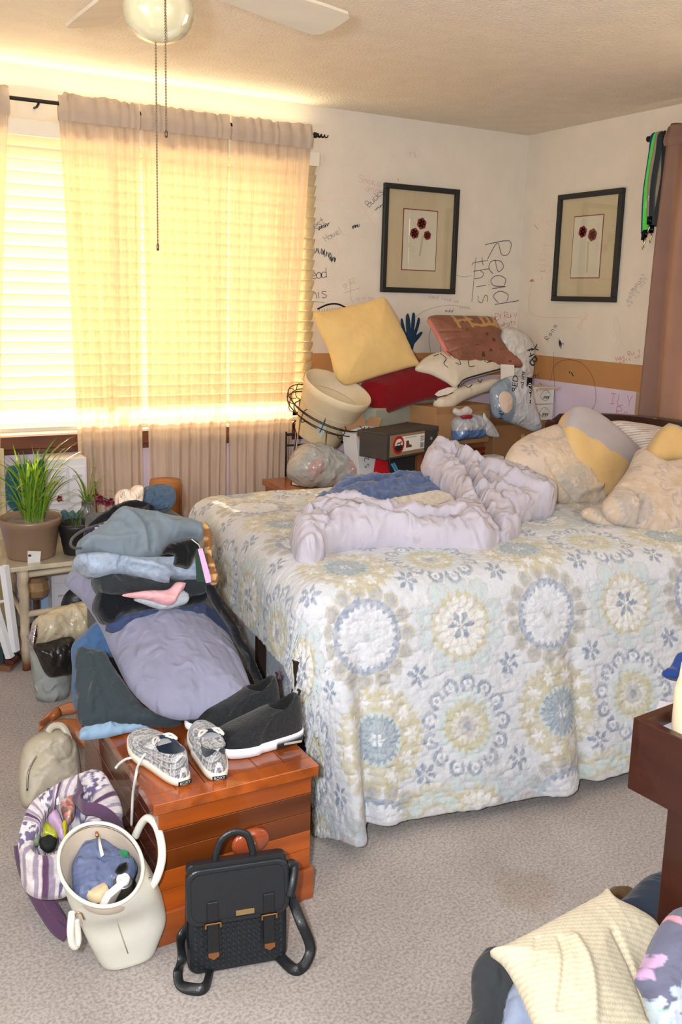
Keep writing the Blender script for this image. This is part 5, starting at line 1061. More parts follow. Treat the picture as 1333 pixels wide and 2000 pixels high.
# ---- shoes
def shoe(nm, heel, yaw, L, label, kind, grp, tiltm=0, z0=CT, mirror=1):
    M = Matrix.Translation((heel[0], heel[1], z0)) @ Matrix.Rotation(math.radians(yaw), 4, 'Z') @ Matrix.Rotation(math.radians(tiltm), 4, 'X')
    N = 150; sn = kind == 'plaid'
    st = .020 if sn else .026
    T_ = [2*PI*i/N for i in range(N)]
    def outl(t, grow=0, toe=0):
        c, s_ = math.cos(t), math.sin(t); x = L/2+(L/2+grow)*math.copysign(abs(c)**.85, c); k = x/L
        hw = 1.12*(.030+.012*math.exp(-((k-.68)/.28)**2)+.002*math.exp(-((k-.05)/.2)**2))+grow
        return x, mirror*(hw*math.copysign(abs(s_)**.75, s_)+.006*math.sin(PI*k)*(1 if k > .5 else 0))
    if sn: rc, rx, ry, zr = .27, .20, .030, (lambda c: .062+.012*max(0, -c)+.012*max(0, c))
    else: rc, rx, ry, zr = .22, .15, .026, (lambda c: .100+.030*max(0, -c)+.006*max(0, c))
    def rim(t): c, s_ = math.cos(t), math.sin(t); return rc*L+rx*L*c, ry*math.copysign(abs(s_)**.8, s_), zr(c)
    e = empty(nm, M.translation, label, 'shoe', grp)
    # sole
    rings = []
    for g_, z in ((-.004, 0), (.002, .002), (.003, st*.5), (.0028, st-.002), (0, st)):
        rings.append([(*outl(t, g_), z) for t in T_])
    V = []; C = []
    for ri, r_ in enumerate(rings):
        for i, (x, y, z) in enumerate(r_):
            k = x/L
            if not sn: z = z*(1+.55*max(0, .45-k)) + (.012*max(0, k-.8)/.2*(1 if ri < 2 else .6)) - (.0*k)
            V.append((x, y, z)); C.append(lin((222, 218, 206)) if sn else (lin((236, 236, 246)) if not (k < .32 and ri < 3) else lin((44, 44, 48))))
    F = [(r*N+i, r*N+(i+1) % N, (r+1)*N+(i+1) % N, (r+1)*N+i) for r in range(len(rings)-1) for i in range(N)]+[tuple(range(N))[::-1], tuple((len(rings)-1)*N+i for i in range(N))]
    so = mk('sole', [M @ Vector(v) for v in V], F, mat('plastic', rough=.6), e, vcol=C)
    # upper
    R_ = 34; V = []; C = []
    for r in range(R_+1):
        q = r/R_
        for t in T_:
            ox, oy = outl(t, -.001); ix, iy, iz = rim(t); k0 = ox/L
            zb = st*(1 if sn else 1+.55*max(0, .45-k0)+.12*max(0, k0-.8)/.2)-.002
            front = max(0, math.cos(t)); qq = q**(1.0+.9*(1-front)*.0)
            bulge = math.sin(q*PI/2)**(.62+.2*(1-front)); x = ox+(ix-ox)*(q**(1.25 if front > .2 else 1.6)); y = oy+(iy-oy)*(q**1.7)
            z = zb+(iz-zb)*bulge if front < .2 else zb+(iz-zb)*((1-front)*bulge+front*(.42*math.sin(min(1, q*2.6)*PI/2)+.58*q**1.8))
            V.append((x, y, z))
            if sn:
                a = (math.sin(x*2*PI/.022) > 0)+(math.sin((y*.9+z*1.3)*2*PI/.020) > 0); v = (176, 138, 104)[int(a)]; 
                if abs(math.sin(x*2*PI/.022+.8)) > .97 or abs(math.sin((y*.9+z*1.3)*2*PI/.020+.8)) > .97: v = 205
                C.append(lin((v, v+1, v+5)))
            else: C.append(lin((38, 40, 43)) if k0 < .86 or q > .35 else lin((30, 31, 34)))
    for q, dz, sc in ((0, .001, .93), (0, -.012, .90), (0, -.035, .92), (0, None, .9), (0, None, .0)):
        for t in T_:
            ix, iy, iz = rim(t); cx = rc*L; z = iz+dz if dz is not None else st+.006
            V.append((cx+(ix-cx)*sc, iy*sc, max(z, st+.006))); C.append(lin((42, 50, 66)) if sn else lin((28, 28, 30)))
    nr = R_+1+5
    F = [(r*N+i, r*N+(i+1) % N, (r+1)*N+(i+1) % N, (r+1)*N+i) for r in range(nr-1) for i in range(N)]
    up = mk('upper', [M @ Vector(v) for v in V], F, mat('cloth', bump=.5 if sn else .8, bscale=500 if sn else 300, var=.10 if sn else .3, vscale=40 if sn else 120), e, vcol=C)
    if sn:
        lc = (206, 204, 200)
        for k in range(5):
            x = (.475+.05*k)*L; zz = .064-.0052*k; b = B(); b.tube(smooth_loop([(x, -.020, zz-.009), (x+.004, -.008, zz+.001), (x-.003, .008, zz+.002), (x, .020, zz-.009)], 5, False), .0032, lc, 6); b.V = [tuple(M @ Vector(v)) for v in b.V]; b.out('lace', mat('cloth'), e, smooth=True)
        b = B(); b.tube(smooth_loop([(.47*L, 0, .068), (.42*L, .022, .076), (.36*L, .03, .070), (.42*L, .012, .072), (.47*L, 0, .07), (.43*L, -.022, .076), (.36*L, -.032, .068), (.44*L, -.012, .073)], 6, False), .0032, lc, 6); b.V = [tuple(M @ Vector(v)) for v in b.V]; b.out('lace_bow', mat('cloth'), e, smooth=True)
        b = B(); b.box((.36*L, -.018, .058), (.50*L, .018, .061), (150, 152, 158), M @ Matrix.Translation((0, 0, .004)) @ Matrix.Rotation(.0, 4, 'Y')); b.out('tongue', mat('cloth'), e, bevel=.002)
        T4 = M @ Matrix.Translation((-.0032, 0, st*.5)) @ Matrix(((0, 0, -1, 0), (-1, 0, 0, 0), (0, 1, 0, 0), (0, 0, 0, 1)))
        b = B(); b.box((-.017, -.005, 0), (.017, .005, .0015), (34, 36, 42), T4); b.text('ROXY', .010, T4 @ Matrix.Translation((0, 0, .0022)), (206, 202, 190)); b.out('heel_label', mat('flat'), so)
    else:
        b = B(); b.box((.05*L, -.0, .008), (.24*L, .0025, .014), (170, 168, 160), M @ Matrix.Translation((0, mirror*.0335, 0))); b.out('air_window', mat('plastic'), so, bevel=.001)
        b = B(); b.tube([M @ Vector((.045*L, 0, .122)), M @ Vector((.03*L, 0, .136)), M @ Vector((.055*L, 0, .140))], .004, (30, 30, 34), 6); b.out('pull_tab', mat('cloth'), up, smooth=True)
    return e, M
g_ = 'sneakers on the chest'
s1, M1 = shoe('sneaker', (.684, 1.934), 97, .285, 'grey plaid lace-up sneaker with a loose lace trailing off the chest edge', 'plaid', g_)
s2, M2 = shoe('sneaker', (.766, 1.918), 80, .28, 'grey plaid lace-up sneaker nearer to the black slip-on shoes', 'plaid', g_, mirror=-1)
b = B(); b.tube(smooth_loop([M1 @ Vector((.125, .004, .068)), W(300, 1462, z=.425), W(282, 1475, z=.405), W(270, 1495, z=.385), W(266, 1512, x=.586), W(260, 1550, x=.586), W(258, 1585, x=.584), W(257, 1612, x=.586)], 6, False), .0034, (212, 210, 206), 6); b.out('loose_lace', mat('cloth'), s1, smooth=True)
b = B(); b.tube(smooth_loop([W(290, 1476, z=.40), W(268, 1479, z=.382), W(248, 1482, z=.379), W(234, 1491, z=.377), W(226, 1500, z=.376)], 6, False), .0034, (212, 210, 206), 6); b.out('loose_lace', mat('cloth'), s1, smooth=True)
p = W(598, 1450, z=CT); q = W(440, 1478, z=CT); yw = math.degrees(math.atan2(q.y-p.y, q.x-p.x)); 
shoe('slip_on_shoe', (p.x, p.y+.025), yw, .26, 'black knit slip-on shoe with white sole in front of its twin on the chest', 'slip', 'slip-on shoes on the chest', mirror=1)
shoe('slip_on_shoe', (p.x-.005, p.y+.15), yw-4, .26, 'black knit slip-on shoe with white toe sole behind its twin by the grey pillow', 'slip', 'slip-on shoes on the chest', mirror=1)

# ---- grey pillow and the clothes pile
cl = mat('garment')
def cloth(nm, poly, pln, tf, tb, col, label, cat='clothing', grp=None, **k):
    kw = dict(wr=.006, wf=13, g=.0055, edge=.004, cr=.009, cf=17, q=.36); kw.update(k)
    o = puff(nm, poly, pln, tf, tb, kw.pop('m', cl), col=col, **kw); return lab(o, label, cat, grp)
cloth('bed_pillow', [(126, 1138), (145, 1118), (175, 1104), (215, 1125), (300, 1160), (400, 1200), (450, 1250), (478, 1310), (500, 1370), (510, 1388), (480, 1394), (430, 1397), (370, 1405), (325, 1400), (285, 1378), (250, 1340), (222, 1285), (195, 1225), (160, 1172)],
      Pl(350, 1400, z=.425, tilt=72), .085, .045, (132, 133, 156), 'grey lavender bed pillow lying on the chest under the clothes pile', 'pillow', wr=.0035, wf=12, seed=51, an=(1.6, .5), q=.5, edge=0, cr=.002,
      folds=[([(240, 1230), (300, 1300), (320, 1390)], .006, .02), ([(440, 1290), (470, 1340), (500, 1380)], -.008, .008), ([(205, 1235), (245, 1320)], -.006, .006)])
GP = 'folded clothes piled on the grey pillow'
cloth('trousers', [(150, 1272), (175, 1266), (205, 1275), (228, 1310), (262, 1360), (300, 1392), (350, 1406), (345, 1418), (290, 1421), (230, 1416), (170, 1421), (152, 1400), (146, 1340)], Pl(240, 1415, z=.395, tilt=48), .03, .03, (52, 62, 68), 'charcoal teal trousers hanging off the chest under the grey pillow', 'clothing', seed=52,
      folds=[([(170, 1290), (178, 1340), (172, 1395)], .01, .008), ([(200, 1330), (240, 1390), (300, 1412)], .008, .01)])
cloth('jeans', [(152, 1440), (160, 1424), (200, 1412), (260, 1406), (306, 1411), (285, 1424), (240, 1433), (185, 1444), (165, 1446)], Pl(230, 1432, z=.380, tilt=72), .012, .008, (134, 162, 190), 'light blue denim edge lying on the chest lid under the dark trousers', 'clothing', seed=53, g=.006)
cloth('jeans', [(138, 1282), (145, 1255), (172, 1226), (196, 1212), (225, 1235), (240, 1280), (215, 1285), (170, 1276), (160, 1282), (156, 1330), (155, 1385), (143, 1375), (140, 1320)], Pl(160, 1280, y=2.62, tilt=25), .025, .03, (70, 100, 140), 'medium blue jeans bunched between the waste bin and the grey pillow', 'clothing', seed=54)
y = 2.44
cloth('sweatshirt', [(208, 1218), (235, 1198), (285, 1186), (350, 1178), (385, 1174), (405, 1185), (412, 1225), (400, 1250), (345, 1234), (285, 1230), (238, 1238), (216, 1232)], Pl(310, 1232, y=2.50, tilt=38), .035, .11, (56, 68, 102), 'slate blue garment folded lowest in the pile, spread over the pillow', 'clothing', GP, seed=55, cr=.004, folds=[([(240, 1215), (300, 1205), (370, 1200)], .012, .012), ([(250, 1228), (330, 1220), (395, 1232)], -.01, .01), ([(375, 1180), (380, 1240)], .01, .008)])
cloth('shorts', [(384, 1178), (425, 1186), (450, 1212), (462, 1248), (440, 1266), (415, 1258), (398, 1246), (388, 1215)], Pl(420, 1255, y=2.46, tilt=38), .025, .08, (40, 48, 72), 'dark navy garment hanging at the right end of the pile over the pillow', 'clothing', GP, seed=56)
cloth('leggings', [(186, 1182), (192, 1158), (215, 1140), (260, 1150), (330, 1172), (400, 1150), (396, 1178), (330, 1192), (262, 1196), (235, 1202), (222, 1216), (204, 1214), (194, 1200)], Pl(290, 1190, y=2.52, tilt=25), .035, .13, (18, 20, 26), 'black garment folded in the pile just above the slate blue one', 'clothing', GP, seed=57)
cloth('cardigan', [(184, 1128), (202, 1117), (250, 1122), (330, 1130), (398, 1132), (402, 1155), (385, 1168), (340, 1160), (290, 1160), (250, 1166), (215, 1164), (194, 1152)], Pl(290, 1160, y=2.52, tilt=25), .04, .13, (44, 48, 52), 'dark grey garment folded in the pile beneath the light grey shirt', 'clothing', GP, seed=58, folds=[([(215, 1135), (235, 1150), (300, 1150)], .01, .008)])
cloth('undershirt', [(262, 1172), (320, 1162), (352, 1150), (368, 1160), (366, 1178), (345, 1184), (318, 1190), (290, 1184)], Pl(320, 1186, y=2.475, tilt=25), .012, .03, (178, 184, 194), 'pale grey cloth edge peeking from under the pink garment', 'clothing', GP, seed=59, g=.006)
cloth('pink_top', [(238, 1163), (280, 1155), (328, 1152), (346, 1137), (362, 1139), (362, 1152), (348, 1168), (338, 1181), (318, 1182), (280, 1172)], Pl(310, 1178, y=2.455, tilt=25), .018, .03, (226, 168, 174), 'pink garment sticking out from the middle of the clothes pile', 'clothing', GP, seed=60, g=.006, folds=[([(300, 1165), (335, 1170)], .006, .006)])
cloth('shirt', [(148, 1102), (155, 1082), (200, 1078), (260, 1086), (330, 1086), (384, 1092), (398, 1118), (390, 1134), (332, 1130), (328, 1142), (282, 1130), (236, 1120), (200, 1128), (178, 1126), (162, 1114)], Pl(280, 1128, y=2.51, tilt=25), .045, .14, (150, 164, 184), 'light heather grey shirt in the pile beneath the blue grey top', 'clothing', GP, seed=61, cr=.004, m=mat('garment', var=.2, vscale=60), folds=[([(232, 1092), (226, 1108), (240, 1118)], -.02, .006), ([(240, 1095), (290, 1108), (330, 1125)], .014, .010), ([(250, 1108), (300, 1120)], -.012, .006), ([(335, 1090), (370, 1110)], .01, .01)])
cloth('top', [(150, 1064), (164, 1046), (204, 1022), (222, 1002), (240, 992), (272, 996), (312, 1004), (360, 1014), (397, 1028), (394, 1056), (362, 1052), (334, 1062), (318, 1082), (290, 1093), (240, 1090), (190, 1082), (155, 1079)], Pl(270, 1088, y=2.52, tilt=38), .05, .12, (112, 124, 134), 'blue grey top draped over the crest of the clothes pile', 'clothing', GP, seed=62, cr=.003, folds=[([(235, 1005), (262, 1030), (275, 1060), (282, 1088)], .014, .012), ([(262, 1010), (280, 1040), (290, 1080)], -.012, .007), ([(300, 1010), (330, 1035), (385, 1050)], .01, .012), ([(170, 1055), (210, 1065), (260, 1062)], .01, .01)])
o = cloth('bra', [(316, 1084), (322, 1066), (345, 1056), (378, 1050), (390, 1066), (380, 1090), (368, 1110), (352, 1108), (340, 1104), (342, 1088), (330, 1084)], Pl(355, 1105, y=2.41, tilt=20), .022, .012, (16, 18, 20), 'black bra lying over the right side of the clothes pile', 'clothing', None, seed=63, g=.005)
pp = Pl(395, 1100, y=2.40, tilt=5); b = B(); b.tube([pp.at(372, 1052, .01), pp.at(385, 1062, .012), pp.at(390, 1072, .01)], .0015, (200, 198, 190), 5); hg = b.out('tag_string', mat('cloth'), o, smooth=True)
b = B(); b.add([pp.at(*c) for c in ((381, 1072), (396, 1074), (408, 1138), (384, 1136))], [(0, 1, 2, 3)], (38, 62, 50)); b.add([pp.at(*c, .002) for c in ((386, 1072), (395, 1070), (414, 1136), (402, 1139))], [(0, 1, 2, 3)], (206, 170, 210)); b.out('hang_tag', mat('paper'), o, solid=.001)
cloth('scarf', [(165, 1036), (190, 1012), (210, 1000), (235, 984), (262, 982), (296, 990), (250, 1000), (222, 1016), (196, 1032), (170, 1046)], Pl(230, 1010, y=2.64, tilt=40), .03, .08, (22, 22, 26), 'black cloth behind the blue grey top at the back of the pile', 'clothing', None, seed=64, g=.006)
flo = lambda uv, V, s: np.where((nz(np.c_[uv, uv[:, 0]*0], 75, 4) > .2)[:, None], np.array(lin((190, 180, 205))), np.array(lin((44, 40, 66))))
cloth('scarf', [(162, 1046), (178, 1034), (205, 1022), (222, 1014), (226, 1024), (205, 1038), (180, 1050)], Pl(190, 1045, y=2.585, tilt=40), .015, .03, None, 'small dark floral scarf edge showing left of the blue grey top', 'clothing', None, seed=65, g=.005, colf=flo)
b = B(); b.tube(smooth_loop([W(*c) if False else W(c[0], c[1], y=2.50+c[2]) for c in ((218, 1018, .1), (190, 1026, .08), (162, 1036, .05), (143, 1050, .03), (138, 1062, .0), (144, 1070, .0), (158, 1071, .02))], 6, False), .0038, (74, 70, 68), 6); lab(b.out('cord', mat('cloth'), smooth=True), 'dark grey cord loop sticking out left of the clothes pile', 'cord')
cloth('blouse', [(226, 980), (230, 962), (243, 955), (252, 958), (262, 948), (276, 950), (280, 962), (276, 985), (262, 1022), (238, 1022)], Pl(250, 985, y=2.86, tilt=20), .04, .06, (228, 208, 188), 'crumpled cream cloth beside the blue bundle behind the pile', 'clothing', None, seed=66, g=.004, cr=.012, cf=26, m=mat('garment', crease=1, cscale=50))
cloth('denim_bundle', [(258, 986), (272, 960), (285, 949), (312, 946), (332, 953), (340, 970), (336, 990), (318, 1004), (290, 998), (268, 994)], Pl(300, 998, y=3.02, tilt=20), .06, .08, (78, 98, 122), 'dusty blue cloth bundle behind the clothes pile by the brown container', 'clothing', None, seed=67, g=.004, cr=.012, cf=24, m=mat('garment', crease=1, cscale=45))
b = B(); b.box((.75, 2.86, 0), (1.06, 3.14, .775), (34, 36, 42)); lab(b.out('dark_hamper', mat('cloth', var=.2), bevel=.03), 'dark hamper behind the clothes pile, under the dusty blue bundle', 'hamper')
leo = lambda uv, V, s: np.where((nz(np.c_[uv, uv[:, 0]*0], 130, 4) > .1)[:, None], np.array(lin((192, 150, 98))), np.array(lin((122, 84, 50))))
cloth('leopard_scarf', [(396, 1022), (405, 1024), (412, 1050), (414, 1090), (424, 1136), (412, 1143), (404, 1110), (398, 1070)], Pl(410, 1138, y=2.40, tilt=15), .012, .015, None, 'brown leopard print scarf edge between the clothes pile and the quilt', 'clothing', None, seed=68, g=.005, colf=leo)
cloth('strap_bundle', [(404, 1145), (415, 1140), (428, 1165), (450, 1205), (470, 1245), (500, 1300), (520, 1350), (530, 1385), (520, 1385), (500, 1335), (470, 1270), (440, 1215), (415, 1180)], Pl(470, 1280, x=1.04, y=None, tilt=0, yaw=90, p=None) if False else Pl(470, 1270, y=2.35, tilt=20), .02, .03, (20, 20, 26), 'black cloth hanging in the gap between the grey pillow and the bed', 'clothing', None, seed=69)

# ---- bags on the floor
def ring_pts(c, rx, ry, z, n=64, sq=1.0, rot=0):
    out = []
    for i in range(n):
        a = 2*PI*i/n; x, y = rx*math.copysign(abs(math.cos(a))**sq, math.cos(a)), ry*math.copysign(abs(math.sin(a))**sq, math.sin(a))
        out.append(Vector((c[0]+x*math.cos(rot)-y*math.sin(rot), c[1]+x*math.sin(rot)+y*math.cos(rot), z)))
    return out
def loft(nm, rings, m, parent, col=None, colf=None, sub=3, wr=.003, capb=True, label=None, seed=0):
    n = len(rings[0]); R2 = []
    A = np.array([[tuple(p) for p in r] for r in rings]); K = len(A)
    for i in range(K-1):
        p0, p1, p2, p3 = A[max(i-1, 0)], A[i], A[i+1], A[min(i+2, K-1)]
        for q in range(sub):
            t = q/sub; R2.append(.5*((2*p1)+(-p0+p2)*t+(2*p0-5*p1+4*p2-p3)*t*t+(-p0+3*p1-3*p2+p3)*t**3))
    R2.append(A[-1]); R2 = np.array(R2); V = R2.reshape(-1, 3); V = V+wr*np.c_[nz(V, 18, seed), nz(V, 18, seed+1), .5*nz(V, 18, seed+2)]; V[:, 2] = np.maximum(V[:, 2], .003)
    F = [(r*n+i, r*n+(i+1) % n, (r+1)*n+(i+1) % n, (r+1)*n+i) for r in range(len(R2)-1) for i in range(n)]
    if capb: F += [tuple(range(n))[::-1]]
    F += [tuple((len(R2)-1)*n+i for i in range(n))] if capb else []
    ij = np.array([(r/(len(R2)-1), i/n) for r in range(len(R2)) for i in range(n)])
    return mk(nm, V, F, m, parent, True, col=col or (200, 200, 200), vcol=colf(V, ij) if colf else None, label=label)
# white handbag
e = empty('white_handbag', (.51, 1.89, 0), 'white leather bucket tote with looped handles standing before the cedar chest', 'handbag')
WHT = (224, 224, 214)
c0, c1, c2, c3 = (.528, 1.905), (.516, 1.90), (.494, 1.89), (.470, 1.885)
def tilt_(r, k=.26):
    for p in r: p.z += (p.y-1.885)*k
    return r
rings = [ring_pts(c0, .055, .045, .003, sq=.7), ring_pts(c0, .066, .056, .006, sq=.7), ring_pts((.527, 1.90), .088, .064, .07, sq=.75), ring_pts(c1, .097, .074, .13, sq=.8), ring_pts(c2, .098, .098, .19, sq=.9), tilt_(ring_pts(c3, .090, .118, .262))]
loft('bag_body', rings, mat('leather', rough=.45, bump=.15), e, WHT, sub=5, wr=.004, seed=5, capb=False)
b = B(); b.V = [tuple(v) for v in ring_pts(c0, .062, .05, .004, sq=.7)]; b.C = [lin(WHT)]*64; b.F = [tuple(range(64))[::-1]]; b.out('bag_base', mat('leather'), e)
loft('lining', [tilt_(ring_pts(c3, .087, .115, .262)), tilt_(ring_pts((c3[0]+.003, c3[1]), .084, .11, .24)), ring_pts(c2, .08, .085, .18), ring_pts(c1, .07, .06, .15)], mat('cloth'), e, (190, 176, 160), sub=3, capb=False)
b = B(); b.tube([p+Vector((0, 0, .002)) for p in tilt_(ring_pts(c3, .0895, .1175, .262))], .0045, WHT, 8, closed=True); b.out('rim_piping', mat('leather'), e, smooth=True)
b = B(); q = [Vector((.470+.088*math.cos(a), 1.885+.115*math.sin(a), .258+.03*math.sin(a))) for a in [i*2*PI/60 for i in range(61)]]; b.tube(q, .0022, (170, 160, 150), 5); b.out('zip_teeth', mat('metal'), e, smooth=True)
b = B(); b.tube([W(193, 1633, z=.268), W(195, 1650, z=.27), W(200, 1672, z=.262)], 1, WHT, 8, flat=(.005, .002, -CF)); zp = b.out('zip_pull', mat('leather'), e, smooth=True)
b = B(); b.tube([W(187, 1615, z=.27), W(190, 1633, z=.272)], .004, (206, 150, 110), 8); b.out('zip_slider', mat('metal'), zp, smooth=True)
b = B(); q = [W(a, c_, y=yy) for a, c_, yy in ((291, 1738, 1.84), (306, 1715, 1.835), (316, 1680, 1.85), (315, 1645, 1.88), (305, 1612, 1.92), (290, 1598, 1.95), (277, 1608, 1.97), (264, 1634, 1.985))]
b.tube(smooth_loop(q, 8, False), .0095, WHT, 12); hd = b.out('handle', mat('leather', rough=.4), e, smooth=True)
b = B(); c = W(289, 1735, y=1.835); b.tube([c+Vector((.009*math.cos(t), -.002, .011*math.sin(t))) for t in [i*2*PI/14 for i in range(14)]], .0018, (206, 160, 116), 6, closed=True); b.box((c.x-.007, c.y-.002, c.z-.012), (c.x+.007, c.y+.004, c.z+.024), WHT); b.out('handle_ring', mat('metal'), hd, smooth=True)
b = B(); q = [W(a, c_, y=yy) for a, c_, yy in ((141, 1782, 1.80), (139, 1800, 1.785), (138, 1820, 1.78), (141, 1842, 1.78), (148, 1848, 1.782), (152, 1835, 1.786), (150, 1812, 1.79), (148, 1796, 1.79))]
b.tube(smooth_loop(q, 6, False), .008, WHT, 12); hd = b.out('handle', mat('leather', rough=.4), e, smooth=True)
b = B(); c = W(146, 1790, y=1.79); b.tube([c, c+Vector((.004, -.003, .012)), c+Vector((.014, -.003, .004)), c+Vector((.019, -.002, -.012))], .002, (206, 160, 116), 6); b.out('handle_ring', mat('metal'), hd, smooth=True)
b = B(); b.tube([W(218, 1772, y=1.795), W(228, 1800, y=1.80), W(240, 1835, y=1.812), W(250, 1862, y=1.824)], .0011, (190, 188, 178), 5); b.out('seam', mat('leather'), e, smooth=True)
def item(nm, poly, pln, tf, tb, col, label, cat, **k): return cloth(nm, poly, pln, tf, tb, col, label, cat, None, **{**dict(g=.0045, wr=.002, wf=40, edge=0), **k})
zz = Pl(205, 1700, z=.225, tilt=74)
item('plastic_bag', [(140, 1695), (150, 1668), (165, 1645), (200, 1640), (225, 1655), (255, 1672), (268, 1690), (262, 1712), (235, 1735), (205, 1745), (170, 1760), (145, 1745)], zz, .018, .06, (118, 134, 176), 'blue plastic bag stuffed inside the white handbag', 'plastic bag', m=mat('film', alpha=.95), cr=.006, cf=40)
M = Matrix.Translation(W(240, 1724, z=.235)) @ Matrix.Rotation(.25, 4, 'X')
e2 = empty('spray_can', M @ Vector((0, 0, -.08)), 'silver rimmed spray can with white cap inside the white handbag', 'can')
b = B(); b.lathe([(0, -.08), (.020, -.08), (.021, -.078), (.021, .0), (.0215, .003), (.019, .006), (.0165, .004), (0, .004)], (0, 0, 0), (150, 158, 162), 32, M); b.out('can_body', mat('metal'), e2, smooth=True)
b = B(); b.lathe([(.014, .003), (.0145, .014), (.012, .017), (.009, .016), (.0085, .012), (.0, .0125)], (0, 0, 0), (238, 238, 242), 28, M); b.out('cap', mat('plastic'), e2, smooth=True)
item('hair_clip', [(224, 1702), (232, 1692), (246, 1690), (250, 1698), (240, 1706), (230, 1708)], Pl(236, 1700, z=.268, tilt=70), .006, .006, (16, 16, 18), 'black clip next to the spray can in the white handbag', 'clip')
item('tissue_packet', [(168, 1752), (178, 1738), (200, 1728), (215, 1742), (205, 1758), (185, 1764)], Pl(190, 1750, z=.225, tilt=70), .008, .01, (206, 186, 152), 'beige packet at the front inside the white handbag', 'packet')
b = B(); MQ = Matrix.Translation(W(220, 1752, z=.222)) @ Matrix.Rotation(.6, 4, 'Z') @ Matrix.Rotation(.5, 4, 'X'); b.box((-.022, -.004, -.03), (.022, .012, .022), (232, 230, 234), MQ); lab(b.out('small_box', mat('paper'), bevel=.001), 'small white box tucked at the front rim of the white handbag', 'box')
item('green_wrapper', [(232, 1662), (245, 1664), (252, 1674), (240, 1675)], Pl(242, 1670, z=.27, tilt=70), .003, .003, (40, 130, 90), 'small green wrapper at the back inside the white handbag', 'wrapper')

# knit tote
e = empty('knit_tote', (.50, 2.22, 0), 'lavender and white patterned tote with purple straps beside the white handbag', 'tote bag')
rp = Pl(135, 1600, z=.27, tilt=68)
def rimring(poly, pln, n=320, off=0, cen=None, k=1.0):
    q = smooth_loop([pln.at(*p, off) for p in poly], 24); q = [Vector(p) for p in q]; c = cen or sum(q, Vector())/len(q); ang = [math.atan2(p.y-c.y, p.x-c.x) for p in q]; out = []
    for i in range(n):
        a = 2*PI*i/n; a = a-2*PI if a > PI else a; j = min(range(len(q)), key=lambda j_: abs((ang[j_]-a+PI) % (2*PI)-PI)); out.append(c+(q[j]-c)*k)
    return out
tot = [(38, 1645), (46, 1600), (68, 1562), (105, 1535), (140, 1518), (180, 1502), (205, 1515), (230, 1560), (232, 1600), (205, 1630), (165, 1655), (125, 1680), (85, 1688), (52, 1675)]
mth = [(62, 1645), (76, 1605), (98, 1570), (125, 1548), (165, 1542), (182, 1555), (170, 1590), (150, 1622), (125, 1655), (95, 1668), (70, 1662)]
r_out = rimring(tot, rp); r_in = rimring(mth, rp, off=-.005)
def knitcol(V, ij):
    a = ij[:, 1]*2*PI*1.0; st_ = np.sin(ij[:, 1]*2*PI*26+2.0*ij[:, 0]); band = np.sin(ij[:, 1]*2*PI*5+1); c = np.tile(np.array(lin((204, 196, 200))), (len(V), 1))
    c[(st_ > .35) & (band > -.3)] = lin((150, 138, 158)); P = V*1.0; m_ = (band <= -.3) & (nz(P, 120, 3) > 0); c[m_] = lin((104, 94, 128)); m2 = (band <= -.3) & ~m_; c[m2] = lin((214, 208, 214))
    c[(np.sin(ij[:, 1]*2*PI*5+.2) > .975)] = lin((92, 62, 92)); return c
cb_ = (.50, 2.25)
loft('bag_body', [ring_pts(cb_, .10, .07, .003, n=320), ring_pts(cb_, .125, .085, .012, n=320), ring_pts((.495, 2.23), .14, .095, .09, n=320), [p+Vector((.004, .0, -.09)) for p in rimring(tot, rp, k=1.03)], [p+Vector((0, 0, -.03)) for p in rimring(tot, rp, k=1.02)], r_out, [p*.5+q*.5+Vector((0, 0, .006)) for p, q in zip(r_out, r_in)], r_in, [p+Vector((0, 0, -.04)) for p in r_in], [p+Vector((0.01, 0, -.12)) for p in rimring(mth, rp, k=.85)]], mat('knit', bscale=260, bump=.6), e, colf=knitcol, sub=6, wr=.005, seed=9)
PUR = (88, 62, 90)
def strap(pts, nm='strap', w=.016, par=e, c=PUR, nrm=None):
    b = B(); b.tube(smooth_loop(pts, 7, False), 1, c, 8, flat=(w, .0018, nrm or -CF)); return b.out(nm, mat('cloth'), par, smooth=True)
strap([W(152, 1512, z=.30), W(152, 1540, z=.315), W(153, 1562, z=.31), W(165, 1578, z=.315), W(190, 1582, z=.31), W(212, 1595, z=.29), W(228, 1615, z=.25), W(240, 1640, z=.20)])
strap([W(40, 1650, z=.20), W(45, 1685, z=.16), W(58, 1725, z=.11), W(85, 1775, z=.06), W(110, 1812, z=.025), W(130, 1828, z=.014)], w=.017)
strap([W(60, 1690, z=.17), W(75, 1725, z=.12), W(100, 1770, z=.07), W(125, 1808, z=.03), W(133, 1826, z=.018)], w=.015)
strap([W(92, 1542, z=.30), W(130, 1545, z=.285), W(165, 1540, z=.29)], 'trim_band', .004); strap([W(70, 1680, z=.20), W(100, 1698, z=.17), W(130, 1688, z=.19)], 'trim_band', .006)
pc = Pl(125, 1610, z=.235, tilt=66)
item('snack_bag', [(80, 1632), (86, 1610), (100, 1600), (112, 1618), (112, 1640), (95, 1640)], pc, .012, .02, (196, 202, 60), 'yellow green packet inside the patterned tote', 'packet', m=mat('film', alpha=1.0))
item('snack_bag', [(92, 1600), (110, 1582), (120, 1600), (126, 1635), (118, 1640), (105, 1618)], Pl(125, 1610, z=.248, tilt=66), .012, .02, (214, 184, 222), 'lilac packet inside the patterned tote between the yellow ones', 'packet', m=mat('film', alpha=1.0))
item('snack_bag', [(114, 1625), (122, 1608), (132, 1612), (128, 1640), (120, 1642)], Pl(125, 1610, z=.245, tilt=66), .008, .01, (224, 212, 50), 'bright yellow packet beside the shiny pink wrapper in the tote', 'packet', m=mat('film', alpha=1.0))
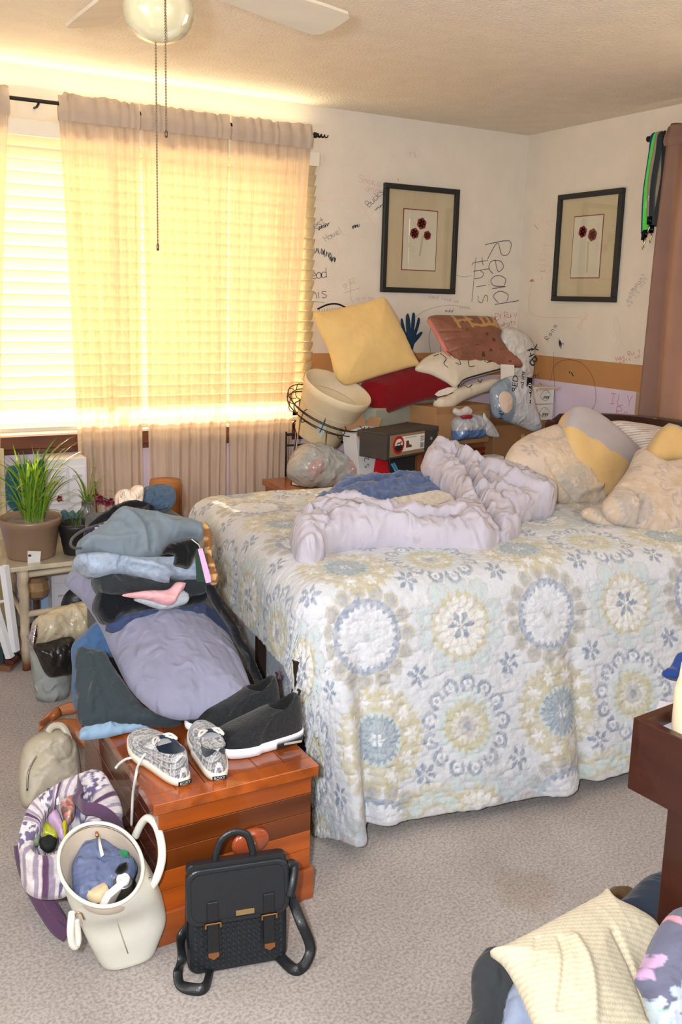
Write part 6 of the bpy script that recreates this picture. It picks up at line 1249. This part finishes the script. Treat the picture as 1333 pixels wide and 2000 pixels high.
hol = lambda uv, V, s: np.where((np.sin(uv[:, 0]*420+uv[:, 1]*160) > .2)[:, None], np.array(lin((220, 140, 140))), np.where((nz(np.c_[uv, uv[:, 0]*0], 80, 2) > 0)[:, None], np.array(lin((150, 120, 110))), np.array(lin((210, 200, 180)))))
item('shiny_wrapper', [(116, 1552), (135, 1548), (148, 1562), (146, 1590), (140, 1605), (128, 1610), (120, 1585)], Pl(132, 1590, z=.255, tilt=62), .012, .02, None, 'shiny pink striped wrapper standing in the patterned tote', 'wrapper', colf=hol, m=mat('metal', rough=.25, metal=.5))
for poly, c_, nm, lb in (([(90, 1562), (104, 1558), (106, 1570), (93, 1574)], (206, 44, 52), 'small_box', 'small red box corner inside the patterned tote'), ([(103, 1558), (116, 1554), (118, 1570), (106, 1572)], (232, 232, 236), 'small_box', 'small white box inside the patterned tote beside the red one'), ([(76, 1640), (96, 1632), (112, 1640), (108, 1658), (92, 1664), (78, 1656)], (24, 28, 28), 'small_box', 'black box low inside the patterned tote'), ([(60, 1640), (72, 1628), (80, 1634), (76, 1650), (64, 1652)], (120, 130, 110), 'small_box', 'green printed box at the left inside the patterned tote')):
    item(nm, poly, Pl(100, 1600, z=.262, tilt=66), .004, .02, c_, lb, 'box', sharp=True, wr=0, m=mat('paper'))

# tan purse and brown leather sandals bag
o = cloth('tan_purse', [(36, 1545), (36, 1500), (46, 1458), (72, 1434), (108, 1424), (132, 1428), (150, 1452), (158, 1495), (158, 1530), (130, 1548), (90, 1562), (50, 1580)], Pl(95, 1545, y=2.50, tilt=28), .06, .05, (174, 166, 148), 'tan grey leather purse standing behind the patterned tote', 'handbag', None, m=mat('leather', rough=.5), wr=.004, wf=9, q=.42, edge=0, seed=71, folds=[([(46, 1560), (50, 1510), (75, 1470), (110, 1452)], -.008, .004), ([(70, 1500), (100, 1480), (130, 1478)], .006, .012), ([(120, 1430), (138, 1450), (132, 1478), (110, 1490)], -.006, .004)])
pp = Pl(95, 1545, y=2.50, tilt=28); b = B(); b.tube(smooth_loop([pp.at(a, q, .045) for a, q in ((48, 1545), (52, 1505), (75, 1470), (104, 1450))], 6, False), .0025, (110, 104, 92), 6); b.out('zip', mat('metal'), o, smooth=True)
b = B(); b.tube(smooth_loop([pp.at(a, q, .03) for a, q in ((90, 1432), (100, 1420), (118, 1420), (130, 1440), (134, 1460))], 6, False), 1, (186, 178, 160), 8, flat=(.010, .003, pp.n)); b.out('strap', mat('leather'), o, smooth=True)
e = empty('leather_satchel', (.62, 2.85, 0), 'brown leather strappy satchel on the carpet behind the tan purse', 'bag')
LB = (164, 98, 56)
for k, (poly, c_) in enumerate((([(74, 1428), (82, 1404), (104, 1384), (135, 1372), (152, 1376), (150, 1392), (125, 1398), (100, 1408), (84, 1424)], (176, 112, 76)), ([(100, 1412), (120, 1404), (148, 1405), (168, 1420), (176, 1440), (168, 1462), (150, 1450), (125, 1430)], LB), ([(95, 1398), (112, 1380), (120, 1396), (104, 1408)], (150, 84, 44)))):
    puff('leather_panel', poly, Pl(130, 1440, z=.04+.02*k, y=None, tilt=45), .015, .02, mat('leather'), e, col=c_, wr=.003, wf=20, g=.006)
for q in ([(112, 1408), (120, 1432), (140, 1450)], [(150, 1398), (160, 1425), (172, 1450), (168, 1475)], [(78, 1415), (110, 1395), (150, 1385)]):
    strap([W(a, c_, z=.10) for a, c_ in q], 'strap', .008, e, (140, 76, 38))

# black backpack
yw = -12.8; bp_ = Pl(370, 1915, z=.004, tilt=9, yaw=yw); MB = Matrix(((bp_.u.x, bp_.v.x, bp_.n.x, bp_.p.x), (bp_.u.y, bp_.v.y, bp_.n.y, bp_.p.y), (bp_.u.z, bp_.v.z, bp_.n.z, bp_.p.z), (0, 0, 0, 1)))
tl = Vector(bp_.uv(bp_.at(362, 1702))); tr = Vector(bp_.uv(bp_.at(558, 1674))); br = Vector(bp_.uv(bp_.at(565, 1882)))
bw = (br.x+tr.x-tl.x)/2; bh = (tl.y+tr.y)/2
BLK = (26, 29, 34); e = empty('backpack', bp_.xyz(bw/2, 0, -.05), 'black faux leather backpack with flap and woven front leaning on the chest', 'backpack')
def rr(cx, cy, w, h, r, n=8):
    out = []
    for (sx, sy, a0) in ((1, -1, -90), (1, 1, 0), (-1, 1, 90), (-1, -1, 180)):
        for i in range(n+1): a = math.radians(a0+90*i/n); out.append((cx+sx*(w/2-r)+r*math.cos(a), cy+sy*(h/2-r)+r*math.sin(a)))
    return out
def prism(nm, out2, z0, z1, c, m, parent, rnd=.006, M=MB):
    n = len(out2); cx = sum(p[0] for p in out2)/n; cy = sum(p[1] for p in out2)/n; V = []; lv = [(0, z0+rnd), (0, z1-rnd), (rnd*.3, z1-rnd*.3), (rnd, z1)]; lv = [(rnd, z0)]+lv
    for ins, z in lv:
        for x, y_ in out2: d = math.hypot(x-cx, y_-cy); k = (d-ins)/d; V.append(M @ Vector((cx+(x-cx)*k, cy+(y_-cy)*k, z)))
    F = [(l*n+i, l*n+(i+1) % n, (l+1)*n+(i+1) % n, (l+1)*n+i) for l in range(len(lv)-1) for i in range(n)]+[tuple(range(n))[::-1], tuple((len(lv)-1)*n+i for i in range(n))]
    return mk(nm, V, F, m, parent, False, col=c, label=None)
LM = mat('leather', rough=.36, bump=.2)
body = prism('bag_body', rr(bw/2, bh*.485, bw, bh*.97, .022), -.105, -.008, BLK, LM, e, .016)
for v in body.data.vertices:
    q = MB.inverted() @ (v.co+Vector(BASE[body.name])); 
    if q.z < -.02: q.z *= 1-.72*max(0, q.y/bh); v.co = (MB @ q)-Vector(BASE[body.name])
b = B()   # woven front panel
for i in range(17):
    for j in range(12):
        x = .012+(bw-.024)*(i+.5)/17; y_ = .012+(bh*.56)*(j+.5)/12; s_ = .0058; d = .0035
        q = [(x-s_, y_-s_*.3), (x+s_*.2, y_-s_), (x+s_, y_+s_*.3), (x-s_*.2, y_+s_)] if (i+j) % 2 else [(x-s_, y_+s_*.3), (x-s_*.2, y_-s_), (x+s_, y_-s_*.3), (x+s_*.2, y_+s_)]
        V = [MB @ Vector((a, c_, -.009)) for a, c_ in q]+[MB @ Vector((x+(a-x)*.6, y_+(c_-y_)*.6, -.009+d)) for a, c_ in q]; b.add(V, [(4, 5, 6, 7), (0, 1, 5, 4), (1, 2, 6, 5), (2, 3, 7, 6), (3, 0, 4, 7)], (34, 40, 48))
wv = b.out('woven_panel', LM, e); wv['kind'] = 'stuff'
fl = rr(bw/2, bh*.74, bw*1.03, bh*.52, .028); fl = [(x, y_+.010*math.sin((x/bw)*PI)*0) for x, y_ in fl]; flap = prism('flap', fl, -.012, .006, (30, 34, 40), LM, e, .005)
b = B(); q = [MB @ Vector((x, y_, .0068)) for x, y_ in rr(bw/2, bh*.74, bw*1.03-.022, bh*.52-.022, .022) ]; b.tube(q, .0012, (20, 22, 26), 5, closed=True); b.out('stitching', mat('cloth'), flap, smooth=True)
prism('top_panel', rr(bw/2, bh*.985, bw*1.0, .03, .012), -.028, .0, (28, 31, 36), LM, e, .006)
for fx in (.24, .80):
    x = bw*fx; b = B(); b.box((x-.013, bh*.52, .006), (x+.013, bh*.70, .010), (24, 27, 32), MB); b.box((x-.013, bh*.22, -.002), (x+.013, bh*.50, .008), (22, 25, 30), MB); st_ = b.out('buckle_strap', LM, e, bevel=.002)
    b = B(); 
    for lo, hi in (((x-.019, bh*.50, .008), (x+.019, bh*.514, .013)), ((x-.019, bh*.465, .008), (x-.015, bh*.514, .013)), ((x+.015, bh*.465, .008), (x+.019, bh*.514, .013))): b.box(lo, hi, (196, 150, 96), MB)
    b.out('buckle', mat('metal', rough=.25), st_, bevel=.0008)
    b = B(); b.add([MB @ Vector(p) for p in ((x-.012, bh*.235, .006), (x+.012, bh*.235, .006), (x+.012, bh*.20, .006), (x, bh*.165, .005), (x-.012, bh*.20, .006), (x-.012, bh*.235, .010), (x+.012, bh*.235, .010), (x+.012, bh*.20, .010), (x, bh*.165, .008), (x-.012, bh*.20, .010))], [(9, 8, 7, 6, 5), (0, 1, 2, 3, 4), (0, 5, 6, 1), (1, 6, 7, 2), (2, 7, 8, 3), (3, 8, 9, 4), (4, 9, 5, 0)], (196, 140, 96)); b.out('strap_tip', mat('metal', rough=.3), st_)
b = B(); x, y_ = bw*.56, bh*.565; b.box((x-.021, y_-.006, .007), (x+.021, y_+.006, .0095), (212, 190, 140), MB); b.out('name_plate', mat('metal', rough=.2), flap)
b = B(); q = [MB @ Vector((bw*.49+a, bh*.97+c_, -.018)) for a, c_ in ((-.046, 0), (-.043, .03), (-.028, .062), (0, .074), (.028, .064), (.040, .03), (.042, 0))]; b.tube(smooth_loop(q, 7, False), 1, BLK, 10, flat=(.0085, .0045, bp_.n)); b.out('grab_handle', LM, e, smooth=True)
for q in ([(375, 1915, -.09), (352, 1905, -.11), (349, 1880, -.12), (362, 1850, -.12)], ):
    pass
b = B(); b.tube(smooth_loop([MB @ Vector((.01, .10, -.05)), MB @ Vector((-.012, .075, -.045)), W(356, 1872, z=.06), W(348, 1895, z=.03), W(352, 1922, z=.012), W(378, 1932, z=.012), W(402, 1926, z=.012), MB @ Vector((.055, .012, -.03)), MB @ Vector((.075, .02, -.05))], 8, False), 1, BLK, 10, flat=(.0125, .004, (.3, -1, .6))); b.out('shoulder_strap', LM, e, smooth=True)
b = B(); b.tube(smooth_loop([MB @ Vector((bw-.01, .16, -.05)), MB @ Vector((bw+.012, .145, -.045)), W(588, 1800, z=.10), W(604, 1838, z=.055), W(606, 1862, z=.03), W(592, 1888, z=.012), W(572, 1892, z=.012), MB @ Vector((bw-.03, .014, -.04)), MB @ Vector((bw-.05, .02, -.05))], 8, False), 1, BLK, 10, flat=(.0125, .004, (-.3, -1, .6))); b.out('shoulder_strap', LM, e, smooth=True)
b = B(); b.tube(smooth_loop([W(560, 1690, z=.22), W(574, 1690, z=.215), W(572, 1720, z=.19), W(566, 1750, z=.16)], 6, False), .012, BLK, 10); b.out('side_gusset', LM, e, smooth=True)

# ---- dark wood desk on the right
A = W(1238, 1401, z=.65); Bq = W(1333, 1457, z=.65); Cq = W(1309, 1375, z=.65)
ex = (Cq-A); ex.z = 0; ex.normalize(); ey = Vector((ex.y, -ex.x, 0)); hgt = .65-W(1244, 1533, y=A.y).z
MD = Matrix(((ex.x, -ey.x, 0, A.x), (ex.y, -ey.y, 0, A.y), (0, 0, 1, 0), (0, 0, 0, 1)))
e = empty('dark_desk', MD @ Vector((.3, -.25, 0)), 'dark brown wooden table with deep apron and raised rim at the right edge', 'table')
DK = (62, 27, 17); dw, dd = .60, .46
b = B(); t = .022
for lo, hi in (((0, -dd, .65-hgt), (t, 0, .65)), ((t, -t, .65-hgt), (dw, 0, .65)), ((t, -dd, .65-hgt), (dw, -dd+t, .65)), ((dw-t, -dd+t, .65-hgt), (dw, -t, .65))): b.box(lo, hi, DK, MD)
b.out('apron', mat('wood', var=.3, coat=.3), e, bevel=.002)
b = B(); b.box((t, -dd+t, .60), (dw-t, -t, .615), DK, MD); b.out('table_top', mat('wood', var=.3), e)
lg = (MD.inverted() @ W(1307, 1578, z=.65-hgt))
for x, y_ in ((.0, lg.y-.07), (dw-.07, lg.y-.07), (.0, -dd), (dw-.07, -dd)):
    if y_ == -dd and abs(lg.y-.07+dd) < .1: continue
    b = B(); b.box((x+.004, y_, 0), (x+.074, y_+.07, .65-hgt), DK, MD); b.out('leg', mat('wood', var=.3, coat=.3), e, bevel=.002)
p = W(1345, 1432, z=.615); b = B(); b.lathe([(0, 0), (.034, 0), (.036, .01), (.0365, .10), (.030, .125), (.028, .155), (0, .16)], (p.x, p.y, .617), (240, 222, 190), 32); lab(b.out('cream_bottle', mat('plastic', rough=.5), smooth=True), 'tall cream plastic bottle standing on the dark table at the right edge', 'bottle')
item('blue_cloth', [(1298, 1322), (1302, 1308), (1316, 1300), (1330, 1275), (1350, 1275), (1350, 1330), (1318, 1330)], Pl(1320, 1325, y=1.33, tilt=10), .02, .02, (38, 62, 124), 'dark blue cloth behind the cream bottle on the dark table', 'cloth')
b = B(); M = MD @ Matrix.Translation((.05, -.11, .617)) @ Matrix.Rotation(.5, 4, 'Z'); b.box((0, -.06, 0), (.2, .09, .003), (214, 214, 230), M); lab(b.out('paper', mat('paper')), 'pale lilac paper lying inside the rim of the dark table', 'paper')

# ---- pile on the floor, bottom right
crs = lambda uv, V, s: np.tile(np.array(lin((222, 212, 186))), (len(V), 1))*(1-.20*(np.sin((uv[:, 0]*.45+uv[:, 1])*2*PI/.011) > .3)*(nz(np.c_[uv, uv[:, 0]*0], 7, 2) > -.35))[:, None]
cloth('floor_pillow', [(958, 1858), (988, 1846), (1050, 1814), (1120, 1776), (1172, 1748), (1184, 1737), (1200, 1758), (1240, 1778), (1276, 1802), (1292, 1832), (1278, 1865), (1250, 1900), (1268, 1950), (1295, 2010), (1310, 2090), (1130, 2090), (1062, 2030), (1012, 1925), (985, 1880)], Pl(1120, 1880, z=.25, tilt=66), .06, .07, None, 'cream ribbed pillow on the floor heap at the lower right', 'pillow', None, colf=crs, m=mat('cloth', bump=.5), cr=.003, cf=9, q=.5, g=.0035, wr=.005, wf=8, seed=81, edge=0, R=.12,
      folds=[([(1080, 1860), (1085, 1920), (1080, 1990)], -.010, .006), ([(1105, 1860), (1130, 1930), (1140, 2020)], .010, .01), ([(1180, 1850), (1220, 1920), (1250, 2010)], -.010, .008), ([(1040, 1850), (1030, 1900)], -.006, .006)])
def leafp(uv, V, s):
    c = np.tile(np.array(lin((104, 106, 128))), (len(V), 1)); rn = random.Random(4)
    for k in range(60):
        cx, cy, r = rn.uniform(-.12, .25), rn.uniform(-.15, .2), rn.uniform(.018, .032); col = rn.choice(((196, 160, 200), (222, 150, 168), (140, 200, 170), (190, 206, 216), (170, 180, 200))); a0 = rn.uniform(0, 6)
        dx, dy = uv[:, 0]-cx, uv[:, 1]-cy; rr_ = np.hypot(dx, dy); th = np.arctan2(dy, dx)-a0; m_ = (rr_ < r*(.45+.55*np.abs(np.cos(th*(2.5 if k % 2 else 4))))) & (np.cos(th) > -.5); c[m_] = lin(col)
    return c
cloth('floral_bag', [(1252, 1912), (1275, 1862), (1298, 1810), (1320, 1780), (1345, 1765), (1420, 1750), (1450, 2080), (1310, 2080), (1285, 2000), (1268, 1950)], Pl(1300, 1950, y=.93, tilt=35), .05, .06, None, 'floral print cloth bag at the lower right corner beside the cream pillow', 'bag', None, colf=leafp, g=.0035, wr=.004, seed=82)
cloth('dark_jacket', [(924, 1890), (940, 1862), (962, 1852), (1000, 1880), (1040, 1960), (1040, 2060), (960, 2080), (870, 2080), (905, 2005), (922, 1965)], Pl(960, 1990, z=.06, tilt=55), .04, .04, (62, 66, 70), 'dark grey jacket under the cream ribbed pillow on the floor', 'clothing', None, seed=83, cr=.006)
cloth('blue_plastic_bag', [(992, 1960), (1002, 1925), (1015, 1912), (1040, 1950), (1090, 2010), (1120, 2090), (985, 2090)], Pl(1020, 1960, z=.16, tilt=50), .025, .05, (176, 192, 222), 'light blue plastic bag poking out below the cream ribbed pillow', 'plastic bag', None, m=mat('film', alpha=.95), seed=84, cr=.006)
cloth('dark_jeans', [(1205, 1768), (1225, 1748), (1250, 1722), (1275, 1708), (1310, 1703), (1345, 1720), (1330, 1800), (1275, 1800), (1235, 1782)], Pl(1260, 1785, z=.08, tilt=50), .05, .05, (52, 60, 74), 'dark blue grey clothing lying beside the table leg on the carpet', 'clothing', None, seed=85)
cloth('brown_slipper', [(1192, 1742), (1202, 1732), (1220, 1735), (1232, 1750), (1222, 1764), (1200, 1758)], Pl(1212, 1755, z=.03, tilt=50), .02, .02, (96, 74, 50), 'small brown slipper toe between the cream pillow and dark clothing', 'slipper', None, seed=86, g=.006)
